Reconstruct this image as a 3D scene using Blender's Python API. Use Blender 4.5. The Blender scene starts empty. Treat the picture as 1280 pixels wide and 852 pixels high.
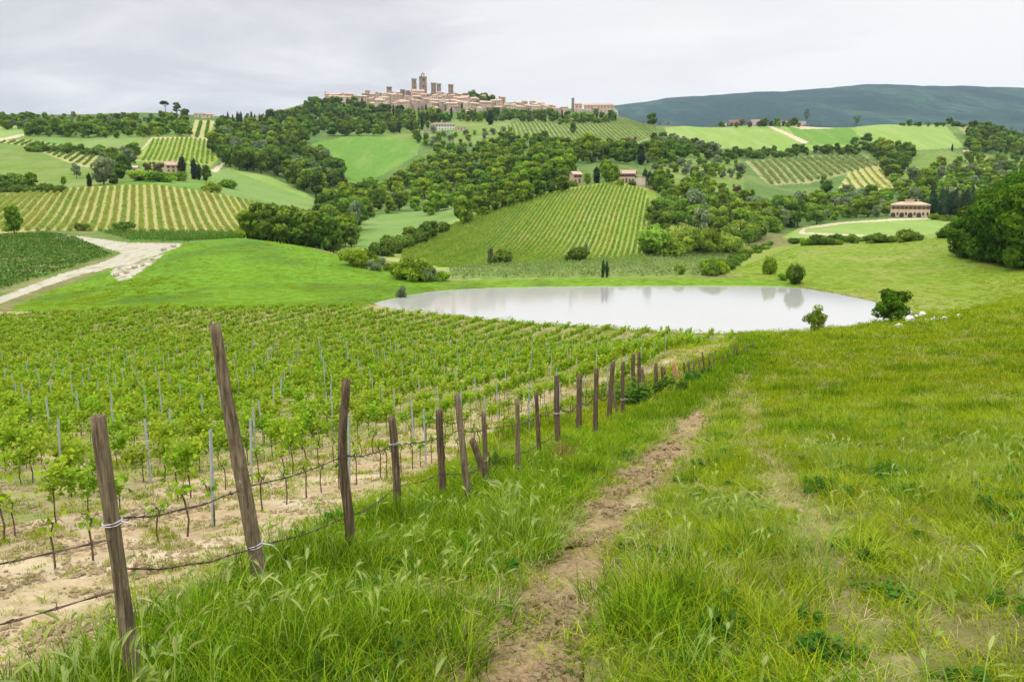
import bpy, math, random
import numpy as np
from mathutils import Vector, Matrix

# ------------------------------------------------------------------ camera, sky, sun, exposure
scene = bpy.context.scene
COL = scene.collection
F_PX, HORIZON, ZC = 1050.0, 240.0, 1.7          # focal length in photo pixels, eye level row, eye height
PITCH = math.atan((426 - HORIZON) / F_PX)
cam_data = bpy.data.cameras.new('camera')
cam_data.sensor_width = 36.0
cam_data.lens = F_PX / 1280 * 36.0
cam_data.clip_start = 0.05
cam_data.clip_end = 30000
cam = bpy.data.objects.new('camera', cam_data)
COL.objects.link(cam)
cam.location = (0, 0, ZC)
cam.rotation_euler = (math.pi / 2 - PITCH, 0, 0)
scene.camera = cam

SUN_EL, SUN_AZ = math.radians(55), math.radians(-140)     # azimuth clockwise from the view direction
world = bpy.data.worlds.new('World')
scene.world = world
world.use_nodes = True
wt = world.node_tree
wt.nodes.clear()
def wn(kind, **kw):
    n = wt.nodes.new(kind)
    for k, v in kw.items():
        setattr(n, k, v)
    return n
wl = wt.links.new
w_out = wn('ShaderNodeOutputWorld')
w_bg = wn('ShaderNodeBackground')
SKY_STRENGTH = 0.1
w_bg.inputs['Strength'].default_value = SKY_STRENGTH
w_sky = wn('ShaderNodeTexSky', sky_type='NISHITA', sun_disc=False)
w_sky.sun_elevation = SUN_EL
w_sky.sun_rotation = SUN_AZ
w_tc = wn('ShaderNodeTexCoord')
w_sep = wn('ShaderNodeSeparateXYZ')
wl(w_tc.outputs['Generated'], w_sep.inputs[0])
def wmath(op, a, b=None, clamp=False):
    n = wn('ShaderNodeMath', operation=op, use_clamp=clamp)
    for i, v in enumerate((a, b)):
        if v is None: continue
        if isinstance(v, (int, float)): n.inputs[i].default_value = v
        else: wl(v, n.inputs[i])
    return n.outputs[0]
zpos = wmath('MAXIMUM', w_sep.outputs[2], 0.0)
zden = wmath('ADD', zpos, 0.11)
cx_ = wmath('DIVIDE', w_sep.outputs[0], zden)
cy_ = wmath('DIVIDE', w_sep.outputs[1], zden)
w_cmb = wn('ShaderNodeCombineXYZ')
wl(cx_, w_cmb.inputs[0]); wl(cy_, w_cmb.inputs[1])
w_noise = wn('ShaderNodeTexNoise')
w_noise.inputs['Scale'].default_value = 0.80
w_noise.inputs['Detail'].default_value = 7
w_noise.inputs['Roughness'].default_value = 0.55
w_noise.inputs['Distortion'].default_value = 0.5
wl(w_cmb.outputs[0], w_noise.inputs['Vector'])
w_noise2 = wn('ShaderNodeTexNoise')
w_noise2.inputs['Scale'].default_value = 0.16
w_noise2.inputs['Detail'].default_value = 3
wl(w_cmb.outputs[0], w_noise2.inputs['Vector'])
nmix = wmath('ADD', wmath('MULTIPLY', w_noise.outputs['Fac'], 0.6), wmath('MULTIPLY', w_noise2.outputs['Fac'], 0.4))
# the left half of this sky carries the heavier, bluer cloud
side = wmath('MULTIPLY', w_sep.outputs[0], 0.26)
nmix = wmath('ADD', nmix, side)
w_ramp = wn('ShaderNodeValToRGB')
cr = w_ramp.color_ramp
cr.elements[0].position, cr.elements[0].color = 0.38, (0.615, 0.617, 0.635, 1)
cr.elements[1].position, cr.elements[1].color = 0.60, (0.875, 0.868, 0.858, 1)
e_ = cr.elements.new(0.485); e_.color = (0.80, 0.797, 0.795, 1)
wl(nmix, w_ramp.inputs[0])
# an overcast sky is about three times as bright overhead as at the horizon
lift = wmath('MULTIPLY', wmath('ADD', 1.0, wmath('MULTIPLY', wmath('MAXIMUM', wmath('SUBTRACT', zpos, 0.2), 0.0), 2.3)), 1.0 / SKY_STRENGTH)
w_mul = wn('ShaderNodeVectorMath', operation='SCALE')
wl(w_ramp.outputs[0], w_mul.inputs[0]); wl(lift, w_mul.inputs['Scale'])
w_mix = wn('ShaderNodeMix', data_type='RGBA')
w_mix.inputs[0].default_value = 0.95
wl(w_sky.outputs[0], w_mix.inputs[6]); wl(w_mul.outputs[0], w_mix.inputs[7])
wl(w_mix.outputs[2], w_bg.inputs['Color'])
wl(w_bg.outputs[0], w_out.inputs['Surface'])

sun_data = bpy.data.lights.new('sun', 'SUN')
sun_data.energy = 1.5
sun_data.angle = math.radians(12)
sun_data.color = (1.0, 0.95, 0.86)
sun = bpy.data.objects.new('sun', sun_data)
COL.objects.link(sun)
sun_dir = Vector((math.cos(SUN_EL) * math.sin(SUN_AZ), math.cos(SUN_EL) * math.cos(SUN_AZ), math.sin(SUN_EL)))
sun.rotation_euler = (-sun_dir).to_track_quat('-Z', 'Y').to_euler()
sun.location = (-20, -20, 60)

vs = scene.view_settings
vs.view_transform = 'Standard'; vs.look = 'None'; vs.exposure = 0.25; vs.gamma = 1.0; vs.use_curve_mapping = False
scene.cycles.use_denoising = True
scene.cycles.denoising_input_passes = 'RGB_ALBEDO_NORMAL'
scene.cycles.denoising_prefilter = 'ACCURATE'
scene.cycles.max_bounces = 8
scene.cycles.transparent_max_bounces = 12
scene.cycles.volume_bounces = 0
scene.cycles.debug_use_spatial_splits = True
scene.cycles.use_adaptive_sampling = True
scene.cycles.adaptive_threshold = 0.01

RNG = np.random.default_rng(7)
random.seed(7)

# ------------------------------------------------------------------ helpers: objects, tags
def tag(o, label=None, cat=None, group=None, kind=None):
    if label: o['label'] = label
    if cat: o['category'] = cat
    if group: o['group'] = group
    if kind: o['kind'] = kind
    return o

def empty(name, loc, rz=0.0):
    o = bpy.data.objects.new(name, None)
    o.empty_display_size = 0.3
    o.location = loc
    o.rotation_euler = (0, 0, rz)
    COL.objects.link(o)
    return o

def mesh_np(name, verts, faces_flat, face_sizes, mats, mat_idx=None, smooth=False, tint=None):
    """mesh from numpy arrays; tint = one number per vertex"""
    me = bpy.data.meshes.new(name)
    verts = np.ascontiguousarray(verts, dtype=np.float32)
    nv, nf = len(verts), len(face_sizes)
    me.vertices.add(nv)
    me.vertices.foreach_set('co', verts.ravel())
    face_sizes = np.asarray(face_sizes, dtype=np.int32)
    starts = np.zeros(nf, dtype=np.int32)
    starts[1:] = np.cumsum(face_sizes)[:-1]
    me.loops.add(int(face_sizes.sum()))
    me.loops.foreach_set('vertex_index', np.asarray(faces_flat, dtype=np.int32).ravel())
    me.polygons.add(nf)
    me.polygons.foreach_set('loop_start', starts)
    me.polygons.foreach_set('loop_total', face_sizes)
    if mat_idx is not None:
        me.polygons.foreach_set('material_index', np.asarray(mat_idx, dtype=np.int32))
    if smooth:
        me.polygons.foreach_set('use_smooth', np.ones(nf, dtype=bool))
    if tint is not None:
        at = me.attributes.new('tint', 'FLOAT', 'POINT')
        at.data.foreach_set('value', np.asarray(tint, dtype=np.float32))
    for m in (mats if isinstance(mats, (list, tuple)) else [mats]):
        me.materials.append(m)
    me.update(calc_edges=True)
    return me

def quads_mesh(name, P, mats, mat_idx=None, tint=None, smooth=False):
    """P: (n, 4, 3) corner points of separate quads"""
    n = len(P)
    return mesh_np(name, P.reshape(-1, 3), np.arange(n * 4), np.full(n, 4), mats, mat_idx, smooth,
                   None if tint is None else np.repeat(tint, 4))

class MB:
    """collects boxes, tubes and prisms into one mesh"""
    def __init__(self):
        self.v, self.f = [], []
    def add(self, vs, fs):
        b = len(self.v)
        self.v += [tuple(v) for v in vs]
        self.f += [tuple(b + i for i in f) for f in fs]
    def box(self, x0, x1, y0, y1, z0, z1):
        v = [(x, y, z) for z in (z0, z1) for y in (y0, y1) for x in (x0, x1)]
        self.add(v, [(0, 2, 3, 1), (4, 5, 7, 6), (0, 1, 5, 4), (2, 6, 7, 3), (0, 4, 6, 2), (1, 3, 7, 5)])
    def tube(self, pts, radii, n=8, cap=True):
        pts = [Vector(p) for p in pts]
        if not isinstance(radii, (list, tuple, np.ndarray)): radii = [radii] * len(pts)
        rings = []
        for i, p in enumerate(pts):
            d = (pts[min(i + 1, len(pts) - 1)] - pts[max(i - 1, 0)])
            d = d.normalized() if d.length > 1e-9 else Vector((0, 0, 1))
            ref = Vector((1, 0, 0)) if abs(d.x) < 0.9 else Vector((0, 1, 0))
            u = d.cross(ref).normalized(); w = d.cross(u)
            rings.append([p + (u * math.cos(2 * math.pi * k / n) + w * math.sin(2 * math.pi * k / n)) * radii[i] for k in range(n)])
        vs = [v for r in rings for v in r]
        fs = []
        for i in range(len(rings) - 1):
            for k in range(n):
                a, b = i * n + k, i * n + (k + 1) % n
                fs.append((a, b, b + n, a + n))
        if cap:
            fs.append(tuple(reversed(range(n)))); fs.append(tuple(range((len(rings) - 1) * n, len(rings) * n)))
        self.add(vs, fs)
    def mesh(self, name, mat, smooth=False):
        me = bpy.data.meshes.new(name)
        me.from_pydata(self.v, [], self.f)
        for m in (mat if isinstance(mat, (list, tuple)) else [mat]): me.materials.append(m)
        if smooth: me.polygons.foreach_set('use_smooth', [True] * len(me.polygons))
        me.update()
        return me
    def build(self, name, mat, parent=None, smooth=False):
        return link(name, self.mesh(name, mat, smooth), parent)

def link(name, me, parent=None, loc=None):
    o = bpy.data.objects.new(name, me)
    COL.objects.link(o)
    if parent is not None: o.parent = parent
    if loc is not None: o.location = loc
    return o

# ------------------------------------------------------------------ noise
def _hash(ix, iy, seed):
    h = (ix.astype(np.int64) * 374761393 + iy.astype(np.int64) * 668265263 + seed * 974634533) & 0x7fffffff
    h = ((h ^ (h >> 13)) * 1274126177) & 0x7fffffff
    return ((h ^ (h >> 16)) & 0xffff) / 65535.0
def vnoise(x, y, seed=0):
    x = np.asarray(x, dtype=np.float64); y = np.asarray(y, dtype=np.float64)
    ix, iy = np.floor(x), np.floor(y)
    fx, fy = x - ix, y - iy
    fx = fx * fx * (3 - 2 * fx); fy = fy * fy * (3 - 2 * fy)
    a = _hash(ix, iy, seed); b = _hash(ix + 1, iy, seed); c = _hash(ix, iy + 1, seed); d = _hash(ix + 1, iy + 1, seed)
    return (a * (1 - fx) + b * fx) * (1 - fy) + (c * (1 - fx) + d * fx) * fy
def fbm(x, y, seed=0, octv=3):
    s, amp, tot = 0, 1.0, 0
    for o in range(octv):
        s = s + amp * vnoise(x * 2 ** o + 17.3 * o, y * 2 ** o - 9.1 * o, seed + o); tot += amp; amp *= 0.5
    return s / tot
def smooth01(t):
    t = np.clip(t, 0, 1); return t * t * (3 - 2 * t)

# ------------------------------------------------------------------ camera geometry: used to lay the ground out to scale
SP, CP = math.sin(PITCH), math.cos(PITCH)
def ray_ae(px, py):
    dx = (np.asarray(px, dtype=np.float64) - 640) / F_PX; dy = (426 - np.asarray(py, dtype=np.float64)) / F_PX
    den = CP + dy * SP
    return dx / den, (-SP + dy * CP) / den
def to_px(X, Y, Z):
    Z = Z - ZC
    d = np.maximum(Y * CP - Z * SP, 1e-3)
    return 640 + F_PX * X / d, 426 - F_PX * (Y * SP + Z * CP) / d
def inpoly(px, py, poly):
    poly = np.asarray(poly, dtype=np.float64)
    res = np.zeros(np.shape(px), dtype=bool)
    j = len(poly) - 1
    for i in range(len(poly)):
        xi, yi = poly[i]; xj, yj = poly[j]
        if yi != yj:
            c = ((yi > py) != (yj > py)) & (px < (xj - xi) * (py - yi) / (yj - yi) + xi)
            res ^= c
        j = i
    return res
# ------------------------------------------------------------------ the lie of the land
# survey points: photo column, distance along the view (m), photo row at which the ground is seen there
SURVEY = {
 -500: [(125,392),(140,384),(180,350),(230,303),(260,292),(300,274),(370,245),(450,235),(500,217),(650,178),(900,155),(1000,147),(1300,150),(1800,190),(3000,175),(5000,150),(8000,160)],
 0:    [(125,389),(140,379),(180,346),(230,301),(260,291),(300,272),(370,243),(450,235),(500,213),(650,178),(900,150),(1000,145),(1300,150),(1800,190),(3000,175),(5000,150),(8000,160)],
 100:  [(125,388),(140,374),(170,352),(200,326),(240,301),(260,292),(300,276),(380,236),(430,230),(500,214),(600,193),(700,177),(900,152),(1000,145),(1300,152),(1800,190),(3000,175),(5000,150),(8000,160)],
 200:  [(125,387),(135,378),(158,342),(188,314),(210,305),(225,302),(260,292),(300,276),(350,250),(390,231),(430,226),(480,222),(540,209),(620,188),(680,172),(750,164),(900,149),(1000,142),(1300,150),(1800,190),(3000,175),(5000,150)],
 300:  [(125,386),(135,376),(155,338),(180,309),(202,297),(235,306),(270,296),(320,276),(370,250),(420,243),(480,232),(560,213),(650,196),(720,184),(900,160),(1000,151),(1300,152),(1800,190),(3000,175),(5000,150)],
 400:  [(122,384),(131,377),(160,343),(190,318),(205,310),(230,319),(280,314),(350,292),(420,272),(500,250),(600,228),(660,214),(820,172),(900,166),(1000,156),(1100,146),(1200,131),(1280,124),(1500,150),(1800,190),(3000,175),(5000,150)],
 470:  [(116,389),(126,380),(150,356),(180,334),(195,330),(220,333),(280,318),(340,297),(400,282),(450,270),(520,256),(600,242),(700,215),(820,173),(880,168),(1000,158),(1200,134),(1310,122),(1500,150),(1800,190),(3000,175),(5000,150)],
 540:  [(110,397),(160,361),(172,355),(200,351),(240,337),(270,328),(310,312),(360,293),(410,277),(450,268),(520,256),(600,240),(700,214),(800,190),(860,178),(1000,160),(1200,136),(1340,119),(1500,150),(1800,190),(3000,175),(5000,150)],
 640:  [(106,407),(158,354),(168,349),(185,348),(210,342),(240,331),(268,323),(330,288),(390,258),(430,247),(480,241),(560,224),(700,196),(800,181),(950,158),(1050,152),(1200,143),(1320,127),(1500,150),(1800,190),(3000,175),(5000,150)],
 760:  [(103,411),(157,353),(167,348.5),(185,347),(210,341),(240,330),(268,322),(340,270),(430,228),(470,223),(560,205),(700,187),(780,183),(900,166),(1000,153),(1150,152),(1280,140),(1500,155),(1800,190),(3000,175),(4300,148),(5000,134),(6000,150)],
 850:  [(102,415),(157,352.5),(167,348),(185,347),(210,342),(240,332),(268,324),(330,290),(400,262),(460,244),(560,222),(700,196),(800,186),(900,170),(1000,157),(1150,170),(1500,180),(1800,190),(3000,170),(4200,136),(5000,122),(6000,140)],
 930:  [(60,429),(102,416),(157,352),(172,345),(195,334),(220,334),(260,334),(320,317),(400,285),(460,262),(560,237),(640,222),(740,203),(820,192),(900,172),(1000,157),(1150,170),(1500,180),(1800,190),(3000,168),(4200,131),(5000,117),(6000,135)],
 1000: [(60,425),(100,415),(157,354),(175,343),(210,323),(243,306),(270,308),(300,307),(360,297),(420,288),(500,274),(560,255),(620,240),(740,205),(820,192),(900,172),(1000,157),(1150,170),(1500,180),(1800,190),(3000,168),(4200,128),(5000,112),(6000,130)],
 1100: [(60,416),(90,407),(104,406),(130,380),(150,362),(190,333),(225,311),(250,302),(275,304),(320,302),(360,294),(420,276),(465,270),(540,252),(600,238),(700,217),(780,200),(850,188),(1000,155),(1150,170),(1500,180),(1800,190),(3000,166),(4200,122),(5000,107),(6000,125)],
 1200: [(60,408),(95,394),(115,389),(135,372),(165,345),(200,314),(235,292),(255,288),(290,299),(330,294),(380,283),(430,273),(480,268),(560,250),(640,232),(740,212),(850,190),(1000,160),(1100,155),(1300,170),(1800,190),(3000,166),(4200,121),(5000,105),(6000,125)],
 1280: [(60,401),(95,380),(130,357),(165,336),(205,316),(250,297),(300,299),(340,296),(400,280),(460,268),(560,250),(650,232),(800,205),(1000,182),(1150,172),(1300,180),(1800,190),(3000,168),(4200,125),(5000,110),(6000,130)],
 1700: [(60,380),(95,360),(130,340),(205,305),(250,290),(340,280),(460,262),(650,232),(800,205),(1000,182),(1150,172),(1300,180),(1800,190),(3000,170),(5000,120),(6000,140)],
}
KA, KL = 7.0, 3.0
def _controls():
    A, L, G = [], [], []
    for px, lst in SURVEY.items():
        for Y, py in lst:
            a, e = ray_ae(px, py)
            A.append(float(a)); L.append(math.log(Y)); G.append(float(e) + ZC / Y)
    for a in (-1.1, -0.8, -0.55, -0.3, -0.1, 0.1, 0.3, 0.45, 0.6, 0.8, 1.1):
        for Y, base, tilt in ((0.6, -.140, .03), (2, -.142, .03), (5, -.155, .035), (12, -.182, .04), (28, -.192, .045)):
            A.append(a); L.append(math.log(Y)); G.append(base + tilt * a)
        if a <= 0.3:
            A.append(a); L.append(math.log(62)); G.append(-.176 + .03 * a)
    return np.array(A), np.array(L), np.array(G)
CA, CL, CG = _controls()
CU, CV = CA * KA, CL * KL
def _phi(r2):
    return 0.5 * r2 * np.log(r2 + 1e-12)
_n = len(CU)
_K = _phi((CU[:, None] - CU[None]) ** 2 + (CV[:, None] - CV[None]) ** 2) + np.eye(_n) * 0.02
_P = np.stack([np.ones(_n), CU, CV], 1)
_sol = np.linalg.solve(np.block([[_K, _P], [_P.T, np.zeros((3, 3))]]), np.concatenate([CG, np.zeros(3)]))
TW, TB = _sol[:_n], _sol[_n:]
def _g(a, lnY):
    a = np.clip(np.asarray(a, dtype=np.float64), -1.25, 1.25).ravel(); l = np.clip(np.asarray(lnY, dtype=np.float64), -0.7, 9.0).ravel()
    u, v = (a * KA).astype(np.float32), (l * KL).astype(np.float32)
    out = np.empty(len(u))
    cu, cv, tw = CU.astype(np.float32), CV.astype(np.float32), TW
    for i in range(0, len(u), 20000):
        r2 = (u[i:i + 20000, None] - cu) ** 2 + (v[i:i + 20000, None] - cv) ** 2
        out[i:i + 20000] = (0.5 * r2 * np.log(r2 + 1e-9)) @ tw + TB[0] + TB[1] * u[i:i + 20000] + TB[2] * v[i:i + 20000]
    return out

ZW = ZC - 17.0                                    # water level
POND_PX = [(462,380),(475,376.5),(500,371),(530,366),(560,362.5),(620,359.5),(700,358),(800,357.3),(900,357),(960,357.5),(1000,359.5),(1040,366),
           (1080,374),(1106,380.5),(1126,384.5),(1143,389),(1136,395),(1114,402.5),(1090,408.5),(1050,412.5),(1000,415.5),(950,417),(900,418),
           (850,417),(780,413),(700,408),(640,404),(560,396),(500,388)]
def _on_level(px, py, z):
    a, e = ray_ae(px, py)
    Y = (z - ZC) / e
    return a * Y, Y
POND = np.array([_on_level(x, y, ZW) for x, y in POND_PX])
def chaikin(P, it=2):
    P = np.asarray(P, dtype=np.float64)
    for _ in range(it):
        Q = np.roll(P, -1, 0)
        P = np.stack([P * .75 + Q * .25, P * .25 + Q * .75], 1).reshape(-1, 2)
    return P
POND = chaikin(POND)
def pond_dist(X, Y):
    d = np.full(X.shape, 1e9)
    for i in range(len(POND)):
        p, q = POND[i - 1], POND[i]
        v = q - p; L2 = max(v @ v, 1e-9)
        t = np.clip(((X - p[0]) * v[0] + (Y - p[1]) * v[1]) / L2, 0, 1)
        d = np.minimum(d, np.hypot(X - p[0] - t * v[0], Y - p[1] - t * v[1]))
    return np.where(inpoly(X, Y, POND), -d, d)

# the vineyard lies a little below the grassy verge that carries the fence
FENCE_A, FENCE_B = np.array([-1.70, 5.29]), np.array([14.0, 50.5])
BANK = 0.85
def bank_drop(X, Y):
    d = (FENCE_B - FENCE_A) / np.linalg.norm(FENCE_B - FENCE_A)
    lat = -(X - FENCE_A[0]) * d[1] + (Y - FENCE_A[1]) * d[0]
    along = (X - FENCE_A[0]) * d[0] + (Y - FENCE_A[1]) * d[1]
    return BANK * smooth01((lat - .35) / 1.5) * (1 - smooth01((np.abs(along - 5) - 16) / 30)) * (1 - .8 * smooth01((lat - 4) / 25))
def height(X, Y):
    X = np.asarray(X, dtype=np.float64); Y = np.asarray(Y, dtype=np.float64)
    shp = X.shape; X = X.ravel(); Y = Y.ravel()
    R = np.hypot(X, Y)
    th = np.arctan2(X, Y)
    thc = np.clip(th, -0.87, 0.87)
    a = np.tan(thc); Ye = np.maximum(R * np.cos(thc), 0.4)
    z = _g(a, np.log(Ye)) * Ye
    z = z - bank_drop(X, Y)
    near = np.exp(-R / 60)
    z = z + near * (0.10 * (fbm(X * .45, Y * .45, 3) - .5) + 0.05 * (fbm(X * 1.9, Y * 1.9, 5) - .5))
    z = z + (1 - near) * (0.0022 * np.minimum(R, 1500)) * (fbm(X / (4 + R * .03), Y / (4 + R * .03), 11) - .5)
    far = np.clip((R - 1700) / 1500, 0, 1)
    z = z + far * 55 * (fbm(X / 420, Y / 420, 21, 4) - .5)
    m = (X > POND[:, 0].min() - 30) & (X < POND[:, 0].max() + 30) & (Y > POND[:, 1].min() - 30) & (Y < POND[:, 1].max() + 30)
    if m.any():
        d = pond_dist(X[m], Y[m]); zz = z[m]
        zin = np.minimum(ZW - 0.02 - 0.30 * np.clip(-d, 0, 6), zz)
        zout = np.maximum(zz, ZW + 0.10 + 0.12 * np.minimum(d, 6))
        t = smooth01(d / 18)
        zout = zout * t + (ZW + .10 + np.clip((zz - ZW), 0.0, 6) * smooth01(d / 14) + .10 * np.minimum(d, 5)) * (1 - t)
        z[m] = np.where(d < 0, zin, zout)
    return z.reshape(shp)

# horizon table, for finding where the line of sight meets the ground
_LN = np.linspace(math.log(1.2), math.log(7000), 900)
def ground(px, py, ymin=0.0):
    """points on the ground seen at photo positions (px, py), as an (n, 3) array"""
    px = np.atleast_1d(np.asarray(px, dtype=np.float64)); py = np.atleast_1d(np.asarray(py, dtype=np.float64))
    out = np.empty((len(px), 3))
    a, e = ray_ae(px, py)
    Yg = np.exp(_LN)
    for i in range(0, len(px), 400):
        aa = a[i:i + 400]
        X = aa[:, None] * Yg[None]; Y = np.broadcast_to(Yg, X.shape)
        E = (height(X, Y) - ZC) / Y
        E = np.where(Y < ymin, -9, E)
        hit = E >= e[i:i + 400, None]
        k = np.where(hit.any(1), hit.argmax(1), np.where(Y < 1600, E, -9).argmax(1))
        k0 = np.maximum(k - 1, 0)
        r = np.arange(len(aa))
        e0, e1 = E[r, k0], E[r, k]
        t = np.where((e1 > e0) & hit.any(1), np.clip((e[i:i + 400] - e0) / np.where(e1 == e0, 1, e1 - e0), 0, 1), 1.0)
        yy = np.exp(_LN[k0] + (_LN[k] - _LN[k0]) * t)
        out[i:i + 400, 0] = aa * yy; out[i:i + 400, 1] = yy
    out[:, 2] = height(out[:, 0], out[:, 1])
    return out
def g1(px, py, ymin=0.0):
    return ground([px], [py], ymin)[0]
# ------------------------------------------------------------------ materials
def new_mat(name):
    m = bpy.data.materials.new(name)
    m.use_nodes = True
    m.node_tree.nodes.clear()
    return m, m.node_tree
class NT:
    def __init__(self, nt): self.nt = nt
    def n(self, kind, **kw):
        x = self.nt.nodes.new(kind)
        for k, v in kw.items(): setattr(x, k, v)
        return x
    def l(self, a, b): self.nt.links.new(a, b)
    def noise(self, vec, scale, detail=3, rough=.55, dist=0.0):
        x = self.n('ShaderNodeTexNoise')
        x.inputs['Scale'].default_value = scale; x.inputs['Detail'].default_value = detail
        x.inputs['Roughness'].default_value = rough; x.inputs['Distortion'].default_value = dist
        if vec is not None: self.l(vec, x.inputs['Vector'])
        return x.outputs['Fac']
    def ramp(self, fac, stops):
        x = self.n('ShaderNodeValToRGB')
        r = x.color_ramp
        r.elements[0].position, r.elements[0].color = stops[0][0], (*stops[0][1], 1)
        r.elements[1].position, r.elements[1].color = stops[-1][0], (*stops[-1][1], 1)
        for p, c in stops[1:-1]:
            e = r.elements.new(p); e.color = (*c, 1)
        self.l(fac, x.inputs[0])
        return x.outputs[0]
    def fac(self, v, lo, hi):
        x = self.n('ShaderNodeMapRange'); x.clamp = True
        x.inputs[1].default_value = lo; x.inputs[2].default_value = hi
        self.l(v, x.inputs[0]); return x.outputs[0]
    def mix(self, f, a, b, blend='MIX'):
        x = self.n('ShaderNodeMix', data_type='RGBA', blend_type=blend)
        for i, v in ((0, f), (6, a), (7, b)):
            if isinstance(v, (int, float)): x.inputs[i].default_value = v
            elif isinstance(v, tuple): x.inputs[i].default_value = (*v, 1)
            else: self.l(v, x.inputs[i])
        return x.outputs[2]
    def math(self, op, a, b=None):
        x = self.n('ShaderNodeMath', operation=op)
        for i, v in enumerate((a, b)):
            if v is None: continue
            if isinstance(v, (int, float)): x.inputs[i].default_value = v
            else: self.l(v, x.inputs[i])
        return x.outputs[0]
    def principled(self, color, rough=.85, spec=.2, bump=None, bump_d=.05, bump_s=.6):
        p = self.n('ShaderNodeBsdfPrincipled')
        if isinstance(color, tuple): p.inputs['Base Color'].default_value = (*color, 1)
        else: self.l(color, p.inputs['Base Color'])
        if isinstance(rough, (int, float)): p.inputs['Roughness'].default_value = rough
        else: self.l(rough, p.inputs['Roughness'])
        p.inputs['Specular IOR Level'].default_value = spec
        if bump is not None:
            b = self.n('ShaderNodeBump'); b.inputs['Distance'].default_value = bump_d; b.inputs['Strength'].default_value = bump_s
            self.l(bump, b.inputs['Height']); self.l(b.outputs[0], p.inputs['Normal'])
        return p.outputs[0]
    def out(self, sh):
        o = self.n('ShaderNodeOutputMaterial'); self.l(sh, o.inputs['Surface'])

def ground_mat(name, c1, c2, c3=None, fine=2.0, patch=0.08, patch_lo=.5, patch_hi=.68, bump_d=.06, c4=None, stretch=None):
    """c1..c2 by fine noise, patches of c3 by coarse noise, specks of c4"""
    m, nt = new_mat(name); t = NT(nt)
    co = t.n('ShaderNodeTexCoord').outputs['Object']
    if stretch:
        mp = t.n('ShaderNodeMapping'); mp.inputs['Rotation'].default_value = (0, 0, stretch[0]); mp.inputs['Scale'].default_value = (stretch[1], stretch[2] if len(stretch) > 2 else 1, 1)
        t.l(co, mp.inputs[0]); co = mp.outputs[0]
    f = t.noise(co, fine, 6, .65)
    c = t.ramp(f, [(.32, c1), (.68, c2)])
    if c3:
        p = t.fac(t.noise(co, patch, 5, .6, .3), patch_lo, patch_hi)
        c = t.mix(p, c, c3)
    if c4:
        q = t.fac(t.noise(co, fine * 4.3, 3, .6), .6, .7)
        c = t.mix(q, c, c4)
    t.out(t.principled(c, .9, .15, f, bump_d))
    return m

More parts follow.
